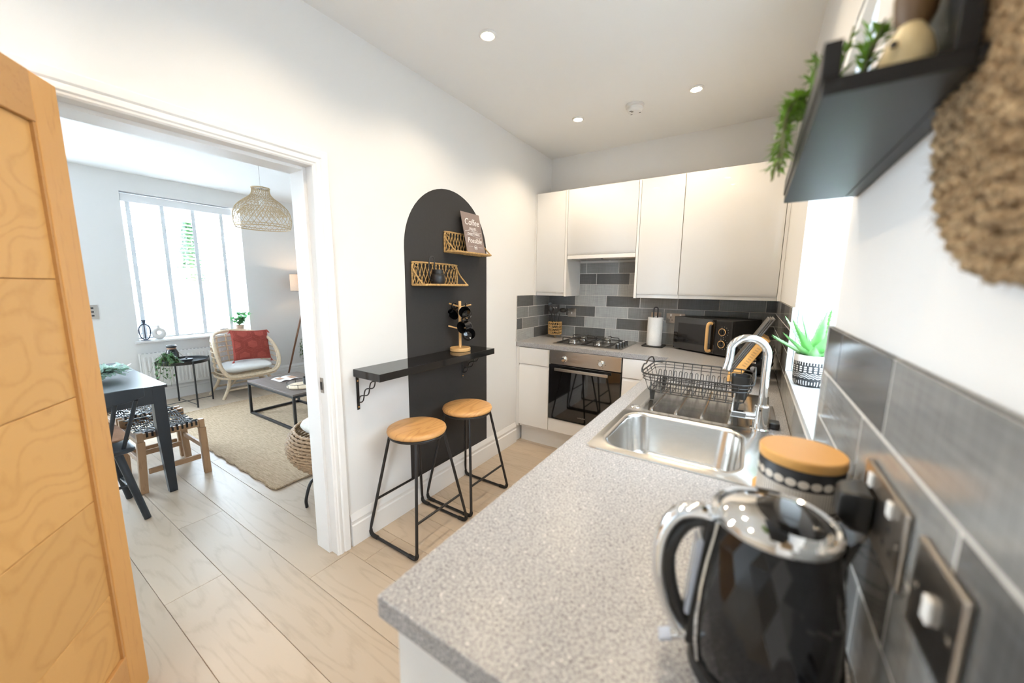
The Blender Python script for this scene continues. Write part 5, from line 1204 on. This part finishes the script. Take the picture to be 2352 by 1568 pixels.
# rattan armchair (local, +x forward)
RC = Vector((-3.73, -1.245, 0))
rc_ = thing('rattan_armchair', 'pale rattan bucket armchair under the window', 'armchair', RC)
def rc(p): return Vector(p)+RC
half = [(.285, 0, .262), (.285, .18, .266), (.285, .26, .290), (.270, .312, .36), (.235, .330, .46), (.17, .328, .56), (.06, .31, .66), (-.10, .262, .730), (-.22, .165, .762), (-.265, 0, .775)]
loop = [rc(p) for p in half]+[rc((x, -y, z)) for x, y, z in half[-2:0:-1]]
rim = cr(loop, 6, True)
build('rim', MB().tube(rim, .0165, 10, True), M['canepale'], rc_)
build('inner_rim', MB().tube([p+Vector((-.018, -(p.y-RC.y)*.05, .012)) for p in rim], .010, 8, True), M['canepale'], rc_)
for k in range(7):
    q = k/6; z = .315+.062*k
    fxx = .25-.22*q**1.3; fyy = .306+.012*sin(pi*q); bxk = -.215-.05*q
    u = cr([(fxx, -fyy, z), (fxx*.3-.04, -fyy*1.0, z+.004), (bxk*.62, -fyy*.80, z+.012), (bxk*.95, -fyy*.38, z+.02), (bxk, 0, z+.022), (bxk*.95, fyy*.38, z+.02), (bxk*.62, fyy*.80, z+.012), (fxx*.3-.04, fyy*1.0, z+.004), (fxx, fyy, z)], 5)
    build('rib', MB().tube([rc(p) for p in u], .0062, 7), M['canepale'], rc_)
for yv, xv in ((-.265, -.10), (-.175, -.185), (-.06, -.222), (.06, -.222), (.175, -.185), (.265, -.10)):
    build('upright', MB().tube(cr([rc((xv+.02, yv*.97, .27)), rc((xv-.01, yv, .45)), rc((xv-.045, yv, .60)), rc((xv-.055, yv*.98, .735-.09*abs(yv)*abs(yv)*4))], 5), .010, 8), M['canepale'], rc_)
for x in (-.20, -.12, -.04, .04, .12, .20): build('seat_slat', MB().tube([rc((x, -.28, .272)), rc((x, .28, .272))], .010, 8), M['canepale'], rc_)
build('under_frame', MB().tube(cr([rc(p) for p in ((.25, -.26, .255), (.27, 0, .235), (.25, .26, .255), (0, .29, .25), (-.2, .22, .25), (-.22, 0, .25), (-.2, -.22, .25), (0, -.29, .25))], 5, True), .014, 8, True), M['canepale'], rc_)
for sx, sy in ((1, 1), (1, -1), (-1, 1), (-1, -1)):
    build('leg', MB().tube(cr([rc((.14*sx, .20*sy, .255)), rc((.165*sx+.02, .245*sy, .13)), rc((.20*sx, .31*sy, .002))], 5), [.019]*6+[.017]*5, 10), M['canepale'], rc_)
for sy in (-1, 1): build('brace', MB().tube(cr([rc((.17, .25*sy, .12)), rc((.10, .13*sy, .20)), rc((.0, .02*sy, .245))], 5), .013, 8), M['canepale'], rc_)
build('stretcher', MB().tube([rc((.175, -.265, .095)), rc((.175, .265, .095))], .012, 8), M['canepale'], rc_); build('stretcher', MB().tube([rc((-.175, -.265, .095)), rc((-.175, .265, .095))], .012, 8), M['canepale'], rc_)
def pad(c, sx, sy, sz, nz=8, wob=.004, pw=.35):
    mb = MB(); L = []
    n = 40
    for i in range(nz+1):
        q = i/nz; e = sin(pi*q)**pw; z = -sz/2+sz*q
        L.append([Vector((c[0]+sx/2*max(.02, e)*.5*2*math.copysign(abs(cos(a))**.45, cos(a)), c[1]+sy/2*max(.02, e)*math.copysign(abs(sin(a))**.45, sin(a)), c[2]+z+wob*sin(3*a+5*q))) for a in [2*pi*k/n for k in range(n)]])
    return mb.loft(L)
sc_ = tag(build('seat_cushion', pad(rc((.04, 0, .352)), .44, .53, .125), M['linen'], sm=70), 'white canvas seat cushion in the rattan armchair', 'cushion')
M['redridge'] = weave('terracotta_ridge', (.40, .075, .055), (.29, .045, .035), 160, 160, .95, .4, (1, 2))
# terracotta pillow with raised hexagons
pl = thing('throw_pillow', 'terracotta pillow with raised hexagon pattern on the rattan armchair', 'pillow', rc((-.02, .10, .42)))
pm = Matrix.Translation(rc((.03, .10, .605))) @ Matrix.Rotation(radians(-4), 4, 'X') @ Matrix.Rotation(radians(-16), 4, 'Y')
def pill(u, v, sgn=1):
    b = (1-abs(2*u-1)**3)*(1-abs(2*v-1)**3); cu = (2*u-1)*.215*(1-.05*(1-abs(2*v-1)**2)); cv = (2*v-1)*.195*(1-.06*(1-abs(2*u-1)**2))
    return Vector((sgn*.055*max(0, b)**.6, cu, cv))
pmb = MB(); pmb.grid(lambda u, v: pm @ pill(u, v, 1), 24, 24); pmb.grid(lambda u, v: pm @ pill(u, v, -1), 24, 24)
build('cover', pmb, M['red'], pl, sm=80)
def hexa_line(cu, cv, r, parts=6):
    pts = []
    for k in range(parts):
        a0 = pi/6+pi/3*k; a1 = a0+pi/3
        for j in range(6):
            t = j/6; u = cu+r*((1-t)*cos(a0)+t*cos(a1)); v = cv+r*((1-t)*sin(a0)+t*sin(a1)); pts.append((u, v))
    return pts
for cu, cv in ((.5, .5), (.5-.46, .5), (.5+.46, .5), (.27, .10), (.73, .10), (.27, .90), (.73, .90)):
    for r in (.16, .20, .24):
        P_ = [(min(max(u, .03), .97), min(max(v, .03), .97)) for u, v in hexa_line(cu, cv, r)]
        build('hexagon_ridge', MB().tube([pm @ (pill(u, v)+Vector((.001, 0, 0))) for u, v in P_], .0055, 5, True), M['redridge'], pl)
for u, v in ((.01, .99), (.99, .99), (.01, .01), (.99, .01)):
    p = pm @ pill(u, v); d = (p-pm @ Vector((0, 0, 0))).normalized(); mb = MB()
    for k in range(8): mb.tube([p, p+Vector((.015*cos(k), .015*sin(k)+.012*(1 if u > .5 else -1), -.035-.004*(k % 3)))], .0028, 4)
    build('tassel', mb, M['red'], pl)
# jute rug
rx0_, rx1_, ry0_, ry1_ = -3.28, -.91, -2.19, -.55
rug = MB()
def edge(u, v): return Vector((rx0_+(rx1_-rx0_)*u+.006*sin(v*60)+.003*sin(v*171), ry0_+(ry1_-ry0_)*v+.006*sin(u*70)+.003*sin(u*190), .011+.0012*sin(u*300)*sin(v*120)))
nu, nv = 90, 60
rug.grid(edge, nu, nv)
bd_ = [edge(i/nu, 0) for i in range(nu)]+[edge(1, j/nv) for j in range(nv)]+[edge(1-i/nu, 1) for i in range(nu)]+[edge(0, 1-j/nv) for j in range(nv)]
rg = thing('jute_rug', 'natural jute rug under the coffee table', 'rug', ((rx0_+rx1_)/2, (ry0_+ry1_)/2, 0))
rug.loft([bd_, [Vector((p.x, p.y, .0005)) for p in bd_]], False, False)
build('pile', rug, M['jute'], rg, sm=60)
build('bound_edge', MB().tube([Vector((p.x, p.y, .0085)) for p in bd_], .0075, 6, True), M['jute'], rg)
# coffee table
ct = thing('coffee_table', 'low coffee table with brown top and square black frame on the rug', 'coffee table', (-2.25, -1.33, .013))
tx0, tx1, ty0_, ty1_ = -2.715, -1.79, -1.605, -1.09; tz = .372
build('top', MB().box(tx0, tx1, ty0_, ty1_, tz-.016, tz), M['darkwood'], ct, bevel=.001)
fr_ = .022
for x in (tx0, tx1-fr_):
    for y in (ty0_, ty1_-fr_): build('leg', MB().box(x, x+fr_, y, y+fr_, .0135, tz-.017), M['blackmetal'], ct, bevel=.001)
for z0_ in (.0135, tz-.017-fr_):
    for y in (ty0_, ty1_-fr_): build('rail', MB().box(tx0+fr_, tx1-fr_, y, y+fr_, z0_, z0_+fr_), M['blackmetal'], ct, bevel=.001)
    for x in (tx0, tx1-fr_): build('rail', MB().box(x, x+fr_, ty0_+fr_, ty1_-fr_, z0_, z0_+fr_), M['blackmetal'], ct, bevel=.001)
mg = thing('magazine', 'open magazine lying on the coffee table', 'magazine', (-2.48, -1.36, tz))
for s_ in (-1, 1):
    g = MB().grid(lambda u, v: Vector((-2.46+.10*(2*v-1), -1.345+s_*.10*u*1.0, tz+.004+.010*sin(pi*min(1, u*1.1))**1)), 8, 2)
    build('page', g, M['paper'], mg)
build('cover', MB().box(-2.565, -2.355, -1.452, -1.238, tz+.0005, tz+.0035), M['sign'], mg)
for y0_, y1_, x0_, x1_ in ((-1.43, -1.37, -2.52, -2.42), (-1.32, -1.26, -2.5, -2.38)): build('picture', MB().grid(lambda u, v: Vector((x0_+(x1_-x0_)*v, y0_+(y1_-y0_)*u, tz+.0155)), 2, 2), M['tan'], mg)
ty_ = thing('wire_tray', 'round wooden tray with black wire rim on the coffee table', 'tray', (-2.02, -1.39, tz))
build('tray_board', MB().lathe([(.135, .0008), (.14, .004), (.14, .012), (.136, .014), (.001, .014)], 40, (-2.03, -1.385, tz)), M['canepale'], ty_)
build('wire_rim', MB().tube([(-2.03+.142*cos(2*pi*k/40), -1.385+.142*sin(2*pi*k/40), tz+.045) for k in range(40)], .0022, 5, True), M['blackmetal'], ty_)
for k in range(8): build('rim_post', MB().tube([(-2.03+.142*cos(2*pi*k/8), -1.385+.142*sin(2*pi*k/8), tz+.006), (-2.03+.142*cos(2*pi*k/8), -1.385+.142*sin(2*pi*k/8), tz+.045)], .002, 5), M['blackmetal'], ty_)
cu_ = thing('black_cup', 'matt black cup on the wire tray', 'cup', (-2.02, -1.35, tz+.0145))
build('cup', MB().lathe([(.034, 0), (.040, .004), (.042, .07), (.039, .07), (.036, .008), (.001, .006)], 28, (-2.03, -1.335, tz+.0145)), M['blackmat'], cu_)
# floor lamp
fl_ = thing('floor_lamp', 'tripod floor lamp with walnut legs and linen drum shade', 'floor lamp', (-3.75, -.36, 0))
fc = Vector((-3.75, -.36, 0))
sh = MB().lathe([(.195, 1.285), (.195, 1.525), (.1925, 1.525), (.1925, 1.285)], 40, fc, False); build('lamp_shade', sh, M['shade'], fl_)
for z in (1.287, 1.523): build('shade_trim', MB().tube([(fc.x+.196*cos(2*pi*k/40), fc.y+.196*sin(2*pi*k/40), z) for k in range(40)], .0025, 5, True), M['blackmetal'], fl_)
build('hub', MB().lathe([(.03, 1.17), (.035, 1.20), (.012, 1.24), (.012, 1.36)], 20, fc), M['blackmetal'], fl_)
for a in (radians(-100), radians(20), radians(140)): build('leg', MB().tube([fc+Vector((.02*cos(a), .02*sin(a), 1.19)), fc+Vector((.34*cos(a), .34*sin(a), .008))], [.015, .011], 10), M['walnut'], fl_)
build('bulb', MB().ball((fc.x, fc.y, 1.40), .03), mat('bulb_glass', (1, .9, .7), .3, emis=(1, .72, .42), es=6), fl_)
l = bpy.data.lights.new('lamp', 'POINT'); l.energy = 3.2; l.color = (1, .70, .42); l.shadow_soft_size = .03; o = bpy.data.objects.new('lamp', l); COL.objects.link(o); o.parent = fl_; o.location = (0, 0, 1.45)
dp = thing('slate_planter', 'dark slate planter with trailing leaves beside the floor lamp', 'plant', (-3.42, -.44, 0))
build('planter', MB().lathe([(.09, .001), (.11, .02), (.165, .30), (.17, .42), (.16, .55), (.15, .56), (.14, .54), (.14, .5)], 36, (-3.42, -.44, 0)), M['potgrey'], dp)
pc = Vector((-3.42, -.44, .54)); st_ = []
for i in range(20):
    a = random.uniform(0, 2*pi); d = Vector((cos(a), sin(a), 0)); st_.append([pc, pc+d*.10+Vector((0, 0, .10+random.uniform(0, .12))), pc+d*.19+Vector((0, 0, .06)), pc+d*.22+Vector((0, 0, -.05-random.uniform(0, .3)))])
stems(dp, st_); sprigs('foliage', M['leaf'], dp, st_, .035, .011, 14, .4)
# pendant
pn = thing('pendant_lamp', 'woven bamboo dome pendant lamp in the living room', 'pendant lamp', (-2.40, -1.455, 1.925))
pc = Vector((-2.40, -1.455, 0))
prof = [(.228, 1.925), (.238, 1.96), (.243, 2.00), (.238, 2.05), (.222, 2.10), (.19, 2.14), (.15, 2.175), (.11, 2.205), (.084, 2.235), (.075, 2.265), (.075, 2.295)]
pp = cr([(r, 0, z) for r, z in prof], 4)
def pr(q):
    i = q*(len(pp)-1); a = pp[int(i)]; b = pp[min(len(pp)-1, int(i)+1)]; t = i-int(i); return a.lerp(b, t)
NS = 30
for s_ in (-1, 1):
    for k in range(NS):
        pts = []
        for j in range(21):
            p = pr(j/20); a = 2*pi*k/NS+s_*1.35*j/20; pts.append(pc+Vector((p.x*cos(a), p.x*sin(a), p.z)))
        build('cane_strand', MB().tube(pts, .0021, 4), M['lampcane'], pn)
for q, r_ in ((0, .005), (.06, .004), (.55, .0025), (.62, .0025), (.68, .0025), (1, .006)):
    p = pr(q); build('hoop', MB().tube([pc+Vector((p.x*cos(2*pi*k/40), p.x*sin(2*pi*k/40), p.z)) for k in range(40)], r_, 6, True), M['lampcane'], pn)
mid = MB()
for s_ in (-1, 1):
    for k in range(44):
        mid.tube([pc+Vector(((.205-.02*j)*cos(2*pi*k/44+s_*.07*j), (.205-.02*j)*sin(2*pi*k/44+s_*.07*j), 2.05+.022*j)) for j in range(4)], .0026, 4)
build('inner_band', mid, M['lampcane'], pn)
build('cable', MB().tube([pc+Vector((0, 0, 2.17)), pc+Vector((0, 0, H-.03))], .0028, 6), M['white'], pn)
build('holder', MB().lathe([(.02, 2.12), (.02, 2.19), (.01, 2.20)], 16, pc), M['white'], pn)
build('spider', MB().tube([pc+Vector((-.075, 0, 2.29)), pc+Vector((.075, 0, 2.29))], .0025, 5).tube([pc+Vector((0, -.075, 2.29)), pc+Vector((0, .075, 2.29))], .0025, 5), M['blackmetal'], pn)
build('ceiling_rose', MB().lathe([(.02, H-.03), (.05, H-.02), (.05, H-.0005)], 24, pc), M['white'], pn)
# dining table
dt = thing('dining_table', 'blue-black painted dining table', 'table', (-2.04, -2.92, 0))
a0, a1, b0, b1, tz = -2.64, -1.447, -3.30, -2.537, .735
build('tabletop', MB().box(a0, a1, b0, b1, tz-.018, tz), M['tablenavy'], dt, bevel=.002)
ins = .012
build('apron', MB().box(a0+.04, a1-.02, b1-ins-.018, b1-ins, tz-.115, tz-.0185).box(a0+.04, a1-.02, b0+ins, b0+ins+.018, tz-.115, tz-.0185).box(a1-.030, a1-ins, b0+.04, b1-.04, tz-.115, tz-.0185).box(a0+ins, a0+.030, b0+.04, b1-.04, tz-.115, tz-.0185), M['tablenavy'], dt)
for sx, x in ((1, a1-ins+.001), (-1, a0+ins-.001)):
    for sy, y in ((1, b1-ins+.001), (-1, b0+ins-.001)):
        def q(s, z): return [(x, y, z), (x-sx*s, y, z), (x-sx*s, y-sy*s, z), (x, y-sy*s, z)]
        build('leg', MB().loft([q(.042, .001), q(.062, .45), q(.062, tz-.0188)]), M['tablenavy'], dt, bevel=.002, sm=0)
gp = thing('table_plant', 'pale mint green foliage lying on the dining table', 'plant', (-2.0, -2.80, tz))
pc = Vector((-1.93, -2.775, tz)); st_ = []
for i in range(30):
    a = random.uniform(0, 2*pi); r_ = random.uniform(.05, .20); d = Vector((cos(a), sin(a), 0)); st_.append([pc+Vector((0, 0, .012)), pc+d*r_*.5+Vector((0, 0, .05+.03*random.random())), pc+d*r_+Vector((0, 0, .03+.05*random.random()))])
stems(gp, st_); sprigs('foliage', M['leafm'], gp, st_, .042, .017, 20, -.1)
# spindle-back chair (rear toward the kitchen)
dc = thing('dining_chair', 'black spindle-back dining chair at the end of the table', 'chair', (-1.40, -2.96, 0))
bk = M['tablenavy']; yc = -2.965
seat = []
for z, e in ((.428, .012), (.434, 0), (.450, 0), (.455, .010)):
    o_ = []
    for p in rrect(-.215+e, .215-e, -.205+e, .205-e, .05, 0, 5): o_.append(Vector((-1.405+p.x, yc+p.y*(1.0-.12*(p.x/.215)*-1*0), z)))
    seat.append(o_)
build('seat', MB().loft(seat), bk, dc)
for sx in (-1, 1):
    for sy in (-1, 1):
        build('leg', MB().tube([(-1.405+sx*.135, yc+sy*.135, .432), (-1.405+sx*.19, yc+sy*.21, .001)], [.019, .0165], 12), bk, dc)
for sy in (-1, 1): build('stretcher', MB().tube([(-1.405-.17, yc+sy*.183, .16), (-1.405+.17, yc+sy*.183, .16)], .009, 8), bk, dc)
build('stretcher', MB().tube([(-1.405, yc-.183, .16), (-1.405, yc+.183, .16)], .009, 8), bk, dc)
cvx = lambda t: -1.10-.065*(1-(2*t-1)**2)*-1*0+.055*(1-(2*t-1)**2)
tr_ = MB(); L = []
for k in range(17):
    t = k/16; y = yc-.255+.51*t; x = cvx(t)-.045; hh = .040*(1-.35*abs(2*t-1)**4)
    L.append([Vector((x-.010, y, .775-hh)), Vector((x+.010, y, .775-hh)), Vector((x+.014, y, .775+hh)), Vector((x-.006, y, .775+hh))])
build('top_rail', tr_.loft(L), bk, dc, bevel=.006, sm=50)
for k in range(6):
    t = .08+.84*k/5; y = yc-.255+.51*t
    build('spindle', MB().tube([(-1.405+.185, yc+(y-yc)*.72, .452), (cvx(t)-.042, y, .742)], .0095, 10), bk, dc)
cs_ = tag(build('chair_cushion', pad((-1.425, yc+.01, .505), .36, .37, .10, 8, .006, .5), M['tan'], sm=70), 'tan linen cushion on the black dining chair', 'cushion')
# woven stools
def wstool(x0, label):
    t = thing('woven_stool', label, 'stool', (x0-.22, -2.513, 0), group='woven cord stools')
    y0, y1 = -2.692, -2.335; zt = .415
    for xx in (x0-.03, x0-.445):
        build('seat_rail', MB().box(xx-.0, xx+.030, y0+.03, y1-.03, zt-.045, zt-.004), M['acacia'], t, bevel=.003)
        for y in (y0, y1-.035): build('rail_end', MB().box(xx-.002, xx+.034, y, y+.032, zt-.055, zt+.006), M['acacia'], t, bevel=.003)
    for y in (y0, y1-.03): 
        build('side_rail', MB().box(x0-.41, x0-.035, y+.004, y+.026, zt-.075, zt-.045), M['acacia'], t, bevel=.002)
    for xx, dx in ((x0-.014, .0), (x0-.43, .0)):
        for y, dy in ((y0+.018, -.012), (y1-.018, .012)):
            a = Vector((xx, y, zt-.056)); b = Vector((xx-.03*(1 if xx > x0-.2 else -1), y+dy, .001))
            b = Vector((xx-.022 if xx > x0-.2 else xx+.004, y+dy, .001))
            build('leg', MB().beam(b, a, .034, .040, (0, 1, 0)), M['acacia'], t, bevel=.003)
    for xx in (x0-.026, x0-.424): build('stretcher', MB().box(xx-.008, xx+.010, y0+.04, y1-.04, .125, .160), M['acacia'], t, bevel=.002)
    for y in (y0+.016, y1-.016): build('stretcher', MB().box(x0-.41, x0-.045, y-.008, y+.008, .195, .228), M['acacia'], t, bevel=.002)
    def sag(q): return -.032*sin(pi*q)
    ny = 11
    for k in range(ny):
        y = y0+.05+(y1-y0-.10)*k/(ny-1)
        for o_ in (-.006, .006):
            pts = [Vector((x0+.003, y+o_*.4, zt-.030)), Vector((x0+.004, y+o_*.4, zt-.006))]+[Vector((x0-.004-.432*q, y+o_*(1 if .1 < q < .9 else .5)+.004*sin(9*q*pi+k), zt+.002+sag(q)+.003*cos(9*q*pi+k*pi))) for q in [i/14 for i in range(15)]]+[Vector((x0-.449, y, zt-.006)), Vector((x0-.449, y, zt-.030))]
            build('cord', MB().tube(pts, .0034, 5), M['cord'], t)
    nx = 9
    for k in range(nx):
        q = (k+.6)/(nx+.2); x = x0-.004-.432*q
        for o_ in (-.005, .005):
            build('cross_cord', MB().tube([Vector((x+o_, y0+.02+(y1-y0-.04)*j/16, zt+.002+sag(q)+.004*cos(pi*j*.7+k*pi))) for j in range(17)], .0032, 5), M['cord'], t)
wstool(-1.555, 'acacia stool with woven black cord seat, nearer the kitchen doorway')
wstool(-2.045, 'acacia stool with woven black cord seat, farther under the dining table edge')
# woven armchair half hidden by the door jamb
wa = thing('woven_armchair', 'brown woven armchair with black metal legs half hidden by the door jamb', 'armchair', (-.50, -1.93, 0))
wc_ = Vector((-.545, -1.905, .36)); NR = 20
for i in range(NR):
    a = -pi/2+.25+i*(2.02)/NR; rr_ = .335*cos(a)**.8 if cos(a) > 0 else .05; z = wc_.z+.185*sin(a)
    n_ = 72; ph = i*pi
    pts = [Vector((wc_.x+(rr_+.004*cos(k*pi+ph))*cos(2*pi*k/n_), wc_.y+(rr_+.004*cos(k*pi+ph))*sin(2*pi*k/n_)*.98, z+.001*sin(k))) for k in range(n_)]
    build('wicker_ring', MB().tube(pts, .0085, 6, True), M['brownwick'] if 'brownwick' in M else M.setdefault('brownwick', mat('brown_wicker', (.42, .27, .15), .65, noise=.35, nscale=70)), wa)
bkk = MB()
for i in range(14):
    a0_ = -pi*.05; 
    bkk.tube([Vector((wc_.x-.01+(.335+.02*i/14)*cos(-.9+2.6*k/24), wc_.y+(.33+.02*i/14)*sin(-.9+2.6*k/24), wc_.z+.10+.018*i)) for k in range(25)], .0085, 6)
build('wicker_back', bkk, M['brownwick'], wa)
for dx, dy in ((.004, -.272), (.26, -.10), (-.20, .22), (.20, .26)):
    e = Vector((wc_.x+dx, wc_.y+dy, 0))
    i_ = Vector((wc_.x+dx*.62, wc_.y+dy*.62, .17)); build('leg', MB().tube(cr([Vector((wc_.x+dx*.3, wc_.y+dy*.3, .185)), i_, Vector((wc_.x+dx*.86, wc_.y+dy*.86, .155)), e+Vector((0, 0, .06)), e+Vector((0, 0, .002))], 6), .0095, 10), M['blackmetal'], wa)
fp = tag(build('fleece_pillow', pad((wc_.x, wc_.y, .47), .42, .42, .15, 8, .008, .5), M['cream'], sm=70), 'cream fleece pillow on the woven armchair', 'pillow')
# ================================================================== OUTSIDE
car = thing('parked_car', 'white car parked in the street outside the window', 'car', (-8.2, .2, -.05))
yy0, yy1 = -2.2, 2.1; gx = -7.6
body = [(yy0, .30), (yy0+.02, .62), (yy0+.25, .80), (yy0+.85, .90), (yy0+1.35, 1.33), (yy0+1.8, 1.42), (yy0+3.0, 1.40), (yy0+3.75, 1.02), (yy1-.05, .92), (yy1, .55), (yy1-.03, .28)]
build('body', MB().loft([[Vector((gx+dx, y, z-.05 if z > .9 else z-.05)) for y, z in [(yy0+(y-yy0)*1.0, z if z < .9 else .9+(z-.9)*k) for y, z in body]] for dx, k in ((-1.7, .9), (-1.5, 1), (-.2, 1), (0, .86))]), M['carw'], car, bevel=.02)
for y in (yy0+.85, yy1-.85):
    build('wheel_arch', MB().lathe([(.40, 0), (.40, .02)], 28, (gx+.004, y, .28), True, Matrix.Rotation(pi/2, 4, 'Y')), M['plasticb'], car)
    build('wheel', MB().lathe([(.32, 0), (.32, .03), (.20, .035), (.19, .02)], 28, (gx+.02, y, .275), True, Matrix.Rotation(pi/2, 4, 'Y')), M['rubber'], car)
build('side_window', MB().prism([(gx-.004, y, z-.05) for y, z in ((yy0+1.0, .93), (yy0+1.42, 1.26), (yy0+1.85, 1.33), (yy0+2.9, 1.31), (yy0+3.5, .98))], (.012, 0, 0)), M['carglass'], car)
build('tail_lamp', MB().box(gx-.02, gx+.012, yy1-.30, yy1-.02, .70, .82), M['carred'], car)
cf = thing('conifer_tree', 'conifer tree across the street seen through the blind', 'tree', (-14, 1.45, -.05))
build('trunk', MB().tube([(-14, 1.45, -.05), (-14, 1.45, 3.2)], [.12, .04], 8), M['stem'], cf)
cmb = MB()
for i in range(2400):
    q = random.random()**.7; z = .5+2.9*q; r_ = .75*(1-q)+.05; a = random.uniform(0, 2*pi); d = Vector((cos(a), sin(a), -.25)); p = Vector((-14, 1.45, z))+Vector((cos(a), sin(a), 0))*r_*random.uniform(.4, 1); sd = Vector((-sin(a), cos(a), 0))*.05
    cmb.add([p-sd, p+sd, p+d*.22], [(0, 1, 2)])
build('foliage', cmb, M['leaf'], cf, sm=0)
fe = thing('garden_fence', 'wooden fence across the street seen through the blind', 'fence', (-13, 1, -.05))
for k in range(60): build('fence_board', MB().box(-13.02, -13.0, -5+.2*k, -4.83+.2*k, -.049, 1.45), M['fencew'], fe, sm=0)
for z in (.2, 1.1): build('fence_rail', MB().box(-13.06, -13.02, -5, 7, z, z+.08), M['fencew'], fe, sm=0)
